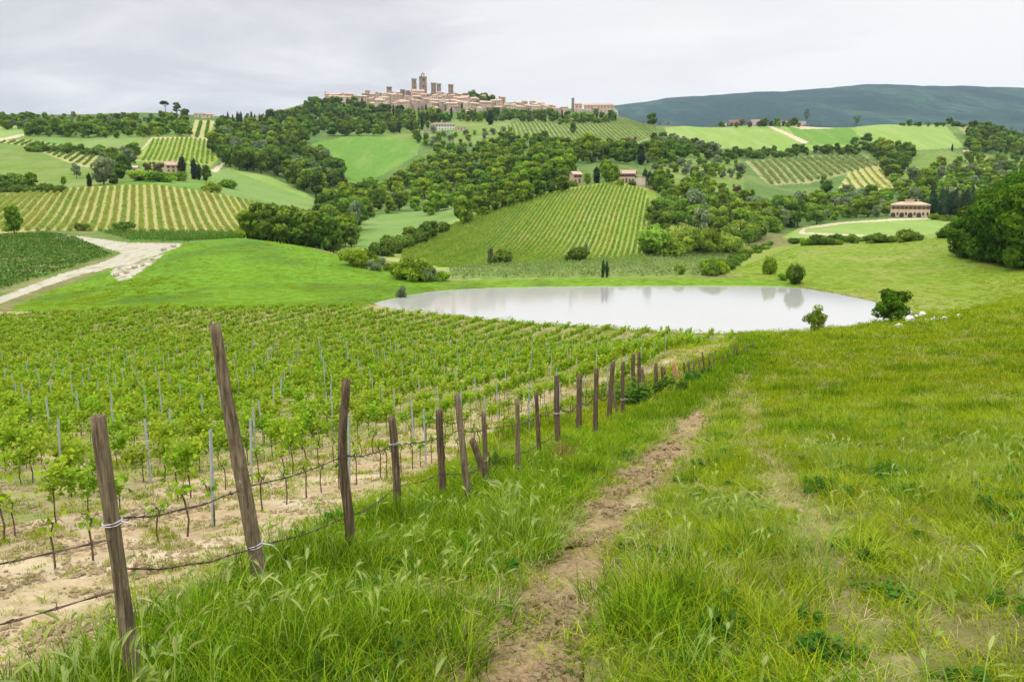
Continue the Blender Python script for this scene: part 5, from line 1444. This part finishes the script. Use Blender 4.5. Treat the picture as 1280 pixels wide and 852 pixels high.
def fence():
    rng = np.random.default_rng(61)
    feet = ground([p[0] for p in POSTS], [p[1] for p in POSTS])
    for (fx, fy, tx, ty, w, lab, wood, tie), f in zip(POSTS, feet):
        Y = f[1]
        foot = at_depth(fx, fy, Y); top = at_depth(tx, ty, Y + rng.normal() * .03)
        ax = top - foot; L_ = np.linalg.norm(ax)
        r = w / F_PX * math.hypot(Y, .3 * Y) * .5 * .96
        base = foot - ax * (.22 / L_) ; base_l = -.22
        POST_AXIS.append((foot, top, r))
        n, rings = (16, 26) if w > 8 else ((10, 12) if w > 4 else (7, 6))
        d = unit(ax[None])[0]
        ref = np.array([1., 0, 0]); v2 = unit(np.cross(d, ref)[None])[0]; u2 = np.cross(v2, d)
        V = []
        b1, b2 = rng.normal() * .5, rng.normal() * .5
        for i in range(rings):
            q = i / (rings - 1)
            lz = base_l + (L_ - base_l) * q
            wob = (u2 * math.sin(q * 4.2 + b1 * 5) * b1 + v2 * math.sin(q * 3.1 + 1) * b2) * r * .38
            if 'crooked' in lab: wob = (u2 * math.sin(q * 7.0) + v2 * math.sin(q * 5 + 1) * .5) * r * .75
            rr = r * (1.12 - .2 * q)
            for k in range(n):
                an = 2 * math.pi * k / n
                bump = 1 + .16 * (vnoise(math.cos(an) * 1.6 + 5, math.sin(an) * 1.6 + lz * 1.3 + fx, 5) - .5) * 2 + .09 * (vnoise(an * 3.5, lz * 9 + fx, 9) - .5) * 2
                if 'split' in lab and q > .62: bump *= 1 - .42 * (q - .62) / .38 * max(0, math.cos(an - .5)) ** 6 - .3 * max(0, math.cos(an - .5)) ** 14
                V.append(foot * 0 + d * lz + wob + (u2 * math.cos(an) + v2 * math.sin(an)) * rr * float(bump))
        V = np.array(V)
        V[-n:] += d * (rng.random((n, 1)) - .5) * r * (.9 if 'sawn' not in lab else .15)
        F_ = []
        for i in range(rings - 1):
            for k in range(n): F_.append((i * n + k, i * n + (k + 1) % n, (i + 1) * n + (k + 1) % n, (i + 1) * n + k))
        cap = tuple(range((rings - 1) * n, rings * n))
        me = bpy.data.meshes.new('fence_post'); me.from_pydata([tuple(v) for v in V], [], F_ + [cap]); me.materials.append(PM[wood]); me.update()
        me.polygons.foreach_set('use_smooth', [True] * (len(me.polygons) - 1) + [False])
        o = link('fence_post', me, None, tuple(foot)); tag(o, lab, 'fence post', 'old wooden fence posts')
        if tie:
            q = (fy - tie) / (fy - ty); c = d * L_ * q
            b = MB()
            for s in (0, 1):
                ring = []
                for k in range(15):
                    an = 2 * math.pi * k / 14
                    ring.append(c + (u2 * math.cos(an) + v2 * math.sin(an)) * r * 1.22 + d * (r * .16 * math.sin(an + s) + (s - .5) * r * .25))
                b.tube(ring, r * .08, 5)
            end = c + u2 * r * 1.2
            b.tube([end, end + u2 * r * .9 - d * r * .2, end + u2 * r * 1.7 - d * r * .5], [r * .12, r * .1, r * .04], 5)
            b.build('wire_tie', m_tie, o)
    def anchor(i, row):
        foot, top, r = POST_AXIS[i]
        _, fy = to_px(*foot); _, ty = to_px(*top)
        q = (fy - row) / (fy - ty)
        return foot + (top - foot) * q + np.array([0, -r * 1.05, 0])
    strands = [
     ('upper barbed wire from the nearest fence post back to the dark weeds', [anchor(0, 640), anchor(1, 603), anchor(2, 566), anchor(3, 553), anchor(4, 545), anchor(5, 535), anchor(7, 535), anchor(8, 528), anchor(9, 518), anchor(10, 505), anchor(11, 497), anchor(12, 490), anchor(13, 482), anchor(15, 476)]),
     ('lower barbed wire from the nearest fence post along the near posts', [anchor(0, 701), anchor(1, 678), anchor(2, 643), anchor(3, 606), anchor(4, 590), anchor(5, 590), anchor(7, 575), anchor(8, 565), anchor(9, 552), anchor(10, 535)]),
     ('upper barbed wire running off to the left from the nearest fence post', [anchor(0, 664), at_depth(-60, 712, POST_AXIS[0][0][1] * .93)]),
     ('lower barbed wire running off to the left from the nearest fence post', [anchor(0, 727), at_depth(-60, 792, POST_AXIS[0][0][1] * .93)]),
     ('lowest rusty wire hanging in the grass right of the nearest fence post', [anchor(0, 806), anchor(1, 742)]),
    ]
    for lab, A in strands:
        b = MB()
        for p, q in zip(A[:-1], A[1:]):
            L_ = float(np.linalg.norm(q - p)); n = max(4, int(L_ / .07))
            for s in (0, 1):
                pts = []
                for k in range(n + 1):
                    f = k / n; c = p + (q - p) * f; sag = -.05 * L_ * .45 * 4 * f * (1 - f)
                    ph = k * 1.5 + s * math.pi
                    pts.append(c + np.array([0, .0035 * math.cos(ph), sag + .0035 * math.sin(ph) + .004 * math.sin(k * .7)]))
                b.tube(pts, .0026, 4)
            m = max(1, int(L_ / .13))
            for k in range(m):
                f = (k + .5) / m; c = p + (q - p) * f + np.array([0, 0, -.05 * L_ * .45 * 4 * f * (1 - f)])
                for j in range(3):
                    v = unit(rng.normal(size=(1, 3)))[0] * .021
                    b.tube([c - v, c + v], [.0016, .0016], 3)
                if rng.random() < .5:                     # dry tendrils caught in the wire
                    v = rng.normal(size=3) * .03
                    b.tube([c, c + v * .6 + np.array([.015, 0, .008]), c + v], [.003, .0025, .0012], 3)
        tag(b.build('barbed_wire', m_wire), lab, 'barbed wire')
fence()

# white stones at the right end of the pond
m_stone, nt = new_mat('white stone'); t = NT(nt)
co = t.n('ShaderNodeTexCoord').outputs['Object']
t.out(t.principled(t.ramp(t.noise(co, 3, 4), [(.3, (.46, .45, .42)), (.7, (.78, .77, .74))]), .85, .2, t.noise(co, 6, 4), .05))
m_rock, nt = new_mat('pale rock'); t = NT(nt)
co = t.n('ShaderNodeTexCoord').outputs['Object']
t.out(t.principled(t.ramp(t.noise(co, 3, 5), [(.3, (.27, .235, .175)), (.7, (.50, .45, .36))]), .9, .2, t.noise(co, 6, 4), .06))
SHORE_STONES = []
def stone(px, py, w_px, h_px, label, seed, group=None):
    p = g1(px, py); s = p[1] / F_PX * (1 if group else 1.25)
    if not group: SHORE_STONES.append(p)
    rng = np.random.default_rng(seed)
    import bmesh
    bm = bmesh.new(); bmesh.ops.create_icosphere(bm, subdivisions=3, radius=1)
    fr = [unit(rng.normal(size=(1, 3)))[0] for _ in range(7)]
    for v in bm.verts:
        c = np.array(v.co)
        k = min([1.0] + [(.55 + .25 * ((i * 37) % 10) / 10) / max(c @ f, .3) for i, f in enumerate(fr)])
        c = c * min(k, 1.0) * (1 + .10 * (float(vnoise(c[0] * 3 + seed, c[1] * 3 + c[2] * 2, 3)) - .5))
        v.co = (c[0] * w_px * s * .5, c[1] * w_px * s * .4, c[2] * h_px * s * .75 + h_px * s * .45)
    me = bpy.data.meshes.new('boulder'); bm.to_mesh(me); bm.free(); me.materials.append(m_rock if group else m_stone)
    o = link('boulder', me, None, tuple(p)); o.rotation_euler = (0, 0, rng.random() * .6)
    tag(o, label, 'boulder', group or 'white stones at the end of the pond')
for i, (px, py, w, h, lab) in enumerate([
    (1124, 411, 13, 5, 'flat white boulder lowest of the stones right of the dark shore tree'), (1136, 405, 11, 7, 'large white boulder just right of the dark shore tree'),
    (1143, 401, 9, 5, 'white boulder touching the large one at the pond end'), (1152, 397, 9, 4.5, 'white boulder in the middle of the row of stones at the pond end'),
    (1158, 404, 7, 4, 'small white stone in front of the middle of the row at the pond end'), (1168, 402, 9, 4, 'white stone right of the middle of the row at the pond end'),
    (1180, 401, 13, 3.5, 'long flat white stone near the right end of the row'), (1198, 399, 5, 5, 'rightmost white stone, standing apart in the meadow'),
    (1133, 398, 6, 5, 'grey white stone highest behind the large boulder at the pond end'), (1146, 409, 5, 3, 'smallest white stone below the large boulder at the pond end')]):
    stone(px, py - 1, w, h, lab, 70 + i)
# broken stones tipped down the side of the gravel road
for i, (px, py, w, h, lab) in enumerate([(146, 345, 9, 5, 'pale rock lowest on the left of the gravel bank'), (158, 342, 8, 5, 'pale rock in the lower middle of the gravel bank'), (168, 336, 8, 5, 'pale rock near the middle of the gravel bank'),
    (150, 336, 7, 4, 'pale rock on the upper left of the gravel bank'), (178, 333, 7, 4, 'pale rock on the right of the gravel bank'), (190, 325, 7, 4, 'pale rock at the upper right of the gravel bank'),
    (205, 313, 9, 4, 'pale rock at the end of the gravel road'), (217, 309, 9, 4, 'rightmost pale rock at the tip of the gravel road')]):
    stone(px, py, w, h, lab, 90 + i, 'pale rocks on the gravel bank')
# ------------------------------------------------------------------ grass
def grass_mat(name, dark, mid, light, transl=.4, vary=.18):
    return leaf_mat(name, dark, mid, light, transl, vary)
m_grass = grass_mat('meadow grass', (.110, .180, .005), (.250, .338, .009), (.415, .475, .026), .38)
m_lush = grass_mat('lush verge grass', (.050, .120, .005), (.135, .252, .008), (.285, .405, .020), .36)
m_pale = grass_mat('pale young grass', (.170, .260, .014), (.280, .390, .024), (.420, .510, .055), .40)
m_straw = grass_mat('dry straw', (.26, .22, .09), (.40, .34, .16), (.55, .48, .27), .3)
m_ear = grass_mat('barley ears', (.20, .315, .045), (.31, .42, .085), (.45, .51, .18), .4)
m_weed = grass_mat('dark weeds', (.035, .105, .014), (.070, .175, .022), (.130, .260, .036), .4)

def blades(rng, n, rad, h, w, lean, dry=0.0, hvar=.4, tlo=0.0, seg=3):
    """n curved tapering blades -> quads (each blade is seg quads in a strip), tint per blade"""
    an = rng.random(n) * 6.283; rr = rad * np.sqrt(rng.random(n))
    base = np.c_[np.cos(an) * rr, np.sin(an) * rr, np.full(n, -.03)]
    da = an + rng.normal(size=n) * 1.1
    dirv = np.c_[np.cos(da), np.sin(da), np.zeros(n)]
    H = h * (1 - hvar + 2 * hvar * rng.random(n)); ln = lean * (.3 + 1.2 * rng.random(n))
    sv = np.c_[-np.sin(da), np.cos(da), np.zeros(n)]
    tw = rng.normal(size=n) * .6
    sv = sv * np.cos(tw)[:, None] + dirv * np.sin(tw)[:, None]
    Q = []
    ts = np.linspace(0, 1, seg + 1)
    def P(t_):
        up = H * (t_ - .28 * ln * t_ ** 2.4); out = H * ln * t_ ** 2
        return base + dirv * out[:, None] + np.c_[np.zeros(n), np.zeros(n), up]
    def W(t_): return (w * (1 - t_ ** 1.6) * .5 + w * .03)
    for a, b in zip(ts[:-1], ts[1:]):
        Q.append(np.stack([P(a) - sv * W(a), P(a) + sv * W(a), P(b) + sv * W(b), P(b) - sv * W(b)], 1))
    tint = np.clip(tlo + (1 - tlo) * rng.random(n), 0, 1)
    return np.concatenate(Q), np.tile(tint, seg)
def tuft(name, mat, seed, **kw):
    rng = np.random.default_rng(seed)
    Q, tn = blades(rng, **kw)
    return source(name, quads_mesh(name, Q, mat, tint=tn))
def ears(name, seed, n, h, rad):
    """stems that carry bristly drooping ears"""
    rng = np.random.default_rng(seed)
    Q, T = [], []
    q, tn = blades(rng, n * 3, rad, h * .75, .010, .5); Q.append(q); T.append(tn * .5)
    for i in range(n):
        an = rng.random() * 6.28; r = rad * math.sqrt(rng.random()); b = np.array([math.cos(an) * r, math.sin(an) * r, 0])
        da = .6 + rng.normal() * .7; d = np.array([math.cos(da), math.sin(da), 0]); H = h * rng.uniform(.8, 1.2); ln = rng.uniform(.12, .34)
        f = lambda t_: b + d * (H * ln * t_ ** 2 + max(0, t_ - 1) * H * .25) + np.array([0, 0, H * (t_ - .1 * t_ ** 2) - max(0, t_ - 1) ** 2 * H * 1.3])
        side = np.array([-d[1], d[0], 0])
        pts = [f(x) for x in (0, .4, .75, 1.0)]
        for p, p2 in zip(pts[:-1], pts[1:]):
            Q.append(np.array([[p - side * .0025, p + side * .0025, p2 + side * .002, p2 - side * .002]])); T.append(np.array([.4]))
        L_ = rng.uniform(.9, 1.15)
        tt = np.linspace(1.0, 1.0 + .26 * L_, 6); ww = [.002, .006, .0075, .007, .005, .0015]
        tc = rng.uniform(.35, 1.0)
        for (t0, w0), (t1, w1) in zip(zip(tt[:-1], ww[:-1]), zip(tt[1:], ww[1:])):
            p, p2 = f(t0), f(t1)
            for sd in (side, np.cross(side, unit((p2 - p)[None])[0])):
                Q.append(np.array([[p - sd * w0, p + sd * w0, p2 + sd * w1, p2 - sd * w1]])); T.append(np.array([tc]))
            for s in (-1, 1):                            # awns
                e = p2 + (p2 - p) * 1.9 + side * s * .017 + np.array([0, 0, .008 * rng.random()])
                Q.append(np.array([[p - side * .0006, p + side * .0006, e + side * .0004, e - side * .0004]])); T.append(np.array([min(1, tc + .1)]))
    return source(name, quads_mesh(name, np.concatenate(Q), m_ear, tint=np.concatenate(T)))
def weed(name, seed, n, h, rad, ls):
    rng = np.random.default_rng(seed)
    Q = []; T = []
    for i in range(n):
        an = rng.random() * 6.28; r = rad * math.sqrt(rng.random()); H = h * rng.uniform(.6, 1.1) * (1 - .35 * r / rad)
        b = np.array([math.cos(an) * r, math.sin(an) * r, 0])
        k = int(10 + H * 14)
        z = H * (.15 + .85 * np.arange(k) / k); a2 = np.arange(k) * 2.4
        out = ls * (1.1 - .6 * np.arange(k) / k)
        pos = np.c_[b[0] + np.cos(a2) * out * .6, b[1] + np.sin(a2) * out * .6, z]
        nr = unit(np.c_[np.cos(a2) * .6, np.sin(a2) * .6, np.full(k, .8)] + rng.normal(size=(k, 3)) * .2)
        Q.append(leaf_quads(rng, pos, nr, ls * .75, .5)); T.append(np.clip(.2 + .6 * z / h + rng.normal(size=k) * .15, 0, 1))
    return quads_mesh(name, np.concatenate(Q), m_weed, tint=np.concatenate(T))

TUFTS = [tuft('grass tuft', m_grass, 401 + i, n=44, rad=.15, h=.105, w=.0060, lean=.95) for i in range(4)]
TALL = [tuft('tall tuft', m_lush, 411 + i, n=50, rad=.17, h=.165, w=.0075, lean=.95) for i in range(4)]
PATCH = [tuft('grass patch', m_grass, 421 + i, n=110, rad=.5, h=.12, w=.022, lean=.6, seg=2) for i in range(4)]
LPATCH = [tuft('lush patch', m_lush, 431 + i, n=110, rad=.5, h=.18, w=.024, lean=.7, seg=2) for i in range(3)]
STRAW = [tuft('straw tuft', m_straw, 441 + i, n=26, rad=.14, h=.10, w=.0045, lean=1.2) for i in range(3)]
EARS = [ears('barley', 451 + i, 5, .27, .16) for i in range(4)]
PALE = [tuft('pale tuft', m_pale, 461 + i, n=40, rad=.13, h=.17, w=.006, lean=.8) for i in range(3)]
ROSETTE = [source('rosette', weed('rosette', 471 + i, 9, .10, .12, .030)) for i in range(2)]
GRASS_SRC = TUFTS + TALL + PATCH + LPATCH + STRAW + EARS + PALE + ROSETTE
I_TUFT, I_TALL, I_PATCH, I_LP, I_STRAW, I_EAR, I_PALE, I_ROS = 0, 4, 8, 12, 15, 18, 22, 25
SLOPE = [tuft('slope patch', m_grass, 481 + i, n=90, rad=.6, h=.075, w=.03, lean=.4, seg=2) for i in range(3)]
REGD = {}
for nm_, poly_, wob_ in REG: REGD.setdefault(nm_, []).append(poly_)
def near_class(px, py):
    c = np.zeros(len(px), int)                           # 0 meadow 1 soil 2 path 3 trodden 4 bank 5 hillside pasture 6 mound 7 none
    for nm, k in (('vineyard_soil', 1), ('headland', 1), ('pond_bank', 5), ('pasture', 5), ('mound', 6), ('gravel_road', 7), ('gravel_bank', 7), ('dark_vine_soil', 7), ('trodden_grass', 3), ('dirt_path', 2)):
        for poly in REGD.get(nm, []): c[inpoly(px, py, poly)] = k
    return c
def grass():
    rng = np.random.default_rng(77)
    N = 160000; K = N / (2.8 * math.log(118 / 1.1)); DMAX = 105.0
    a = rng.uniform(-1.2, 1.6, N); L = rng.uniform(math.log(1.1), math.log(118), N)
    Y = np.exp(L); X = a * Y
    z = height(X, Y)
    px, py = to_px(X, Y, z)
    jx = (fbm(X * 1.7 + 50, Y * 1.7, 31) - .5) * 2; jy = (fbm(X * 1.7, Y * 1.7 + 90, 37) - .5) * 2
    c = near_class(px + jx * 8, py + jy * 5)
    # the verge beside the fence grows taller and darker
    lat = (np.c_[X, Y] - FA) @ FN
    verge = np.exp(-(np.clip(np.abs(lat + .45) - .35, 0, None) / .75) ** 2) * (Y < 70)
    nz = fbm(X * .55, Y * .55, 71); nz2 = fbm(X * 1.6, Y * 1.6, 73)
    u = rng.random(N)
    vid = np.full(N, -1); hs = np.ones(N)
    near = Y < 9
    mid = (Y >= 9)
    m0 = (c == 0)
    ri = lambda k: rng.integers(k, size=N)
    lushp = np.clip(verge * .75 + (nz > .62) * .45 + (nz2 > .70) * .3, 0, 1)
    lush = u < lushp
    vid = np.where(m0 & near & ~lush, I_TUFT + ri(4), vid)
    vid = np.where(m0 & near & lush, I_TALL + ri(4), vid)
    vid = np.where(m0 & mid & ~lush, np.where(Y < 22, np.where(rng.random(N) < .5, I_TUFT + ri(4), I_PATCH + ri(4)), I_PATCH + ri(4)), vid)
    vid = np.where(m0 & mid & lush, np.where(Y < 16, I_TALL + ri(4), I_LP + ri(3)), vid)
    # ears among the near grass
    earp = (.02 + .08 * (nz2 > .58) + .09 * verge * (Y < 7)) * (Y < 11)
    vid = np.where(m0 & (rng.random(N) < earp), I_EAR + ri(4), vid)
    vid = np.where(m0 & (rng.random(N) < .05 + .18 * (fbm(X * .9 + 4, Y * .9, 83) > .58)) & (Y < 24), I_PALE + ri(3), vid)
    vid = np.where(m0 & (rng.random(N) < .03 + .12 * (fbm(X * 1.3 + 8, Y * 1.3, 85) > .62)) & (Y < 16), I_ROS + ri(2), vid)
    # straw on worn ground
    strawp = (.06 + .22 * (fbm(X * .8 + 9, Y * .8, 81) > .58)) * (1 - verge)
    vid = np.where(m0 & (rng.random(N) < strawp), I_STRAW + ri(3), vid)
    edge = m0 & ((near_class(px + jx * 8 - 20, py) == 2) | (near_class(px + jx * 8 + 20, py) == 2)) & (Y < 30)
    vid = np.where(edge & (rng.random(N) < .38), I_STRAW + ri(3), vid)
    vid = np.where((c == 3), np.where(rng.random(N) < .55, I_STRAW + ri(3), np.where(rng.random(N) < .62, np.where(near, I_TUFT + ri(4), I_PATCH + ri(4)), -1)), vid)
    pth = c == 2
    vid = np.where(pth, np.where(rng.random(N) < .10, I_STRAW + ri(3), np.where((rng.random(N) < .10) & (nz2 > .55), I_TUFT + ri(4), -1)), vid)
    soil = c == 1
    soilp = np.where(Y < 14, .07, np.clip((Y - 8) / 80, .1, .38)) * (nz2 > .46) + .02
    vid = np.where(soil, np.where(rng.random(N) < soilp, np.where(near, I_TUFT + ri(4), I_PATCH + ri(4)), -1), vid)
    keep = (vid >= 0) & (c != 7)
    keep &= ~(m0 & (Y < 26) & (fbm(X * 1.1 + 31, Y * 1.1, 87) < .34) & (rng.random(N) < .35))      # thin spots
    keep &= ~((vid >= I_TUFT) & (vid < I_PATCH) & False)
    keep &= rng.random(N) < DMAX * Y ** 2 / K            # no denser than a meadow is, close by
    d = pond_dist(X[keep], Y[keep]) if keep.any() else None
    idx = np.nonzero(keep)[0]; idx = idx[d > .5]
    for q in SHORE_STONES: idx = idx[np.hypot(X[idx] - q[0], Y[idx] - q[1] + .8) > 1.9]
    X, Y, z, vid, verge, nz, nz2, c, edge = (q[idx] for q in (X, Y, z, vid, verge, nz, nz2, c, edge))
    n = len(idx)
    isp = (vid >= I_PALE)
    wide = np.where((vid < I_PATCH) | isp, np.clip(Y / 10.5, 1, 2.4), np.where(vid < I_STRAW, np.clip(Y / 36, .3, 3.2), np.clip(Y / 10, 1, 5)))
    clump = smooth01((fbm(X * 1.25 + 3, Y * 1.25, 89, 2) - .42) / .3)
    hh = (.45 + .45 * nz + .95 * clump * (Y < 30) + .3 * (Y >= 30) + .12 * rng.normal(size=n)) * (1 + .12 * verge)
    hh = np.where(edge, hh * .6, hh); hh = np.where(c == 3, hh * .55, hh); hh = np.where(c == 2, hh * .5, hh); hh = np.where(c == 1, hh * .6, hh)
    hh = np.clip(hh * np.where(Y < 16, .86, 1), .28, 1.8) * np.where((Y > 30) & (vid < I_STRAW), 1.15, 1)
    wide *= rng.uniform(.8, 1.25, n)
    S = np.c_[wide, wide, hh]
    isear = (vid >= I_EAR) & (vid < I_PALE); S[isear] = np.c_[np.ones(isear.sum()), np.ones(isear.sum()), np.clip(hh[isear], .75, 1.25)] * rng.uniform(.8, 1.15, (isear.sum(), 1))
    R_ = np.c_[rng.normal(size=n) * .16, rng.normal(size=n) * .16, np.where(isear, rng.normal(size=n) * .9, rng.random(n) * 6.283)]
    P = np.c_[X, Y, z]
    scatter('grass', P, R_, S, vid, GRASS_SRC, 'green grass with pale bristly ears covering the foreground meadow', 'grass')
    # rank growth low on the left face of the mound
    face = [(40,382),(90,366),(150,352),(200,345),(240,356),(200,372),(120,382)]
    s = sample_poly(face, 240, rng)
    Pf = ground(s[:, 0], s[:, 1]); nf = len(Pf)
    kf = fbm(Pf[:, 0] * .2, Pf[:, 1] * .2, 97) > .40; Pf = Pf[kf]; nf = len(Pf)
    Sf = np.c_[rng.uniform(1.2, 2.6, nf), rng.uniform(1.2, 2.6, nf), rng.uniform(1.0, 2.6, nf)]
    scatter('rank_grass', Pf, np.c_[np.zeros((nf, 2)), rng.random(nf) * 6.283], Sf, rng.integers(4, size=nf), PATCH, 'darker rank grass low on the green mound beside the gravel road', 'grass')
    # the grassy slopes around the pond
    N = 60000
    a = rng.uniform(-.85, 1.0, N); L = rng.uniform(math.log(95), math.log(262), N)
    Y = np.exp(L); X = a * Y; z = height(X, Y); px, py = to_px(X, Y, z); c = near_class(px, py)
    k = np.isin(c, (5, 6)) & (pond_dist(X, Y) > .6)
    X, Y, z, c = X[k], Y[k], z[k], c[k]; n = len(X)
    wide = rng.uniform(.8, 1.5, n)
    nzz = fbm(X * .12, Y * .12, 91)
    S = np.c_[wide, wide, rng.uniform(.5, 1.1, n) * (.6 + .6 * nzz) * np.where(rng.random(n) < .07, 3.0, 1)]
    scatter('slope_grass', np.c_[X, Y, z], np.c_[np.zeros((n, 2)), rng.random(n) * 6.283], S, rng.integers(3, size=n), SLOPE, 'short bright grass on the slopes around the pond', 'grass')
grass()

def clods():
    rng = np.random.default_rng(88)
    import bmesh
    srcs = []
    for s in range(4):
        bm = bmesh.new(); bmesh.ops.create_icosphere(bm, subdivisions=2, radius=1)
        for v in bm.verts:
            c = np.array(v.co); k = 1 + .55 * (float(vnoise(c[0] * 2 + s * 9, c[1] * 2 + c[2] * 1.7, s)) - .5) * 2
            v.co = (c[0] * k, c[1] * k * .8, c[2] * k * .55)
        me = bpy.data.meshes.new('clod'); bm.to_mesh(me); bm.free(); me.materials.append(GM['dirt_path'] if s < 2 else GM['headland'])
        srcs.append(source('clod', me))
    N = 130000
    a = rng.uniform(-.72, .4, N); Y = np.exp(rng.uniform(math.log(1.8), math.log(22), N)); X = a * Y
    z = height(X, Y); px, py = to_px(X, Y, z); c = near_class(px, py)
    dens = fbm(X * 2.2, Y * 2.2, 95)
    k = ((c == 2) & (rng.random(N) < np.clip((dens - .38) * 4, 0, 1) * np.clip(6 / Y, .3, 1))) | ((c == 1) & (rng.random(N) < np.clip((dens - .45) * 2.5, 0, .6)))
    X, Y, z, c = X[k], Y[k], z[k], c[k]; n = len(X)
    s = (.004 + .024 * rng.random(n) ** 4) * np.clip(Y / 4, 1, 2.4)
    scatter('soil_clods', np.c_[X, Y, z + .004], np.c_[rng.normal(size=(n, 2)) * .4, rng.random(n) * 6.28], np.c_[s, s, s], np.where(c == 2, 0, 2) + rng.integers(2, size=n), srcs,
            'loose brown clods of dry earth on the path and the vineyard edge', 'soil')
clods()

# tall dark weeds along the fence
WEED_SHAPES = [weed('weed_clump', 501, 16, .85, .42, .10), weed('weed_clump', 502, 13, .7, .36, .09)]
for i, (px, py, hp, wf, lab) in enumerate([
    (790, 506, 42, 1.15, 'larger clump of dark green weeds around the pair of tall posts'), (804, 504, 32, 1.0, 'smaller weed clump right of the pair of tall posts'),
    (834, 496, 34, 1.1, 'dark weed clump left of the orange posts'), (848, 492, 30, 1.0, 'dark weed clump in front of the orange posts'),
    (868, 478, 22, 1.2, 'low dark weeds at the feet of the distant brown posts'), (884, 470, 18, 1.2, 'dark weeds at the foot of the tallest distant post'),
    (371, 690, 46, .55, 'narrow upright weed between the tall leaning post and the crooked one'), (535, 640, 30, .9, 'green weeds before the rough barked post'),
    (620, 592, 38, .8, 'green weeds right of the crossed posts'), (500, 655, 36, .8, 'leafy weeds at the foot of the short white taped post')]):
    p = g1(px, py); h = hp / F_PX * p[1]
    o = link('weed_clump', WEED_SHAPES[i % 2], None, tuple(p)); s = h / .85
    o.scale = (s * wf, s * wf, s); o.rotation_euler = (0, 0, i * 1.3)
    tag(o, lab, 'weeds')
# a dead brown bush in the verge
rng_ = np.random.default_rng(55)
b = MB()
for i in range(46):
    an = rng_.random() * 6.28; r = .25 * rng_.random(); h = .42 * rng_.uniform(.5, 1)
    b.tube([(r * .2 * math.cos(an), r * .2 * math.sin(an), -.05), (r * math.cos(an) * .8, r * math.sin(an) * .8, h * .6), (r * math.cos(an) * 1.5, r * math.sin(an) * 1.5, h)], [.006, .004, .001], 4)
m_dead, nt = new_mat('dead stems'); t = NT(nt); t.out(t.principled((.20, .10, .055), .9, .1))
p = g1(703, 583); o = b.build('dead_bush', m_dead); o.location = tuple(p); tag(o, 'dead brown bush in the grass right of the thin posts', 'bush')

# ------------------------------------------------------------------ air
m_haze, nt = new_mat('haze'); t = NT(nt)
try: m_haze.cycles.volume_sampling = 'EQUIANGULAR'
except Exception: pass
pv = t.n('ShaderNodeVolumePrincipled'); pv.inputs['Color'].default_value = (.60, .75, 1.0, 1); pv.inputs['Density'].default_value = 4.6e-5
pv.inputs['Anisotropy'].default_value = 0.0
ov = t.n('ShaderNodeOutputMaterial'); t.l(pv.outputs[0], ov.inputs['Volume'])
zmin, zmax = 1e9, -1e9
for o in scene.objects:
    if o.type == 'MESH' and o.get('kind') == 'structure':
        co_ = np.empty(len(o.data.vertices) * 3, dtype=np.float32); o.data.vertices.foreach_get('co', co_)
        zmin = min(zmin, co_[2::3].min()); zmax = max(zmax, co_[2::3].max())
b = MB(); b.box(-9600, 9600, -9600, 9600, float(zmin) - 1.5, float(zmax) + 25)
tag(b.build('haze', m_haze), 'pale blue haze in the distance', 'haze', None, 'stuff')
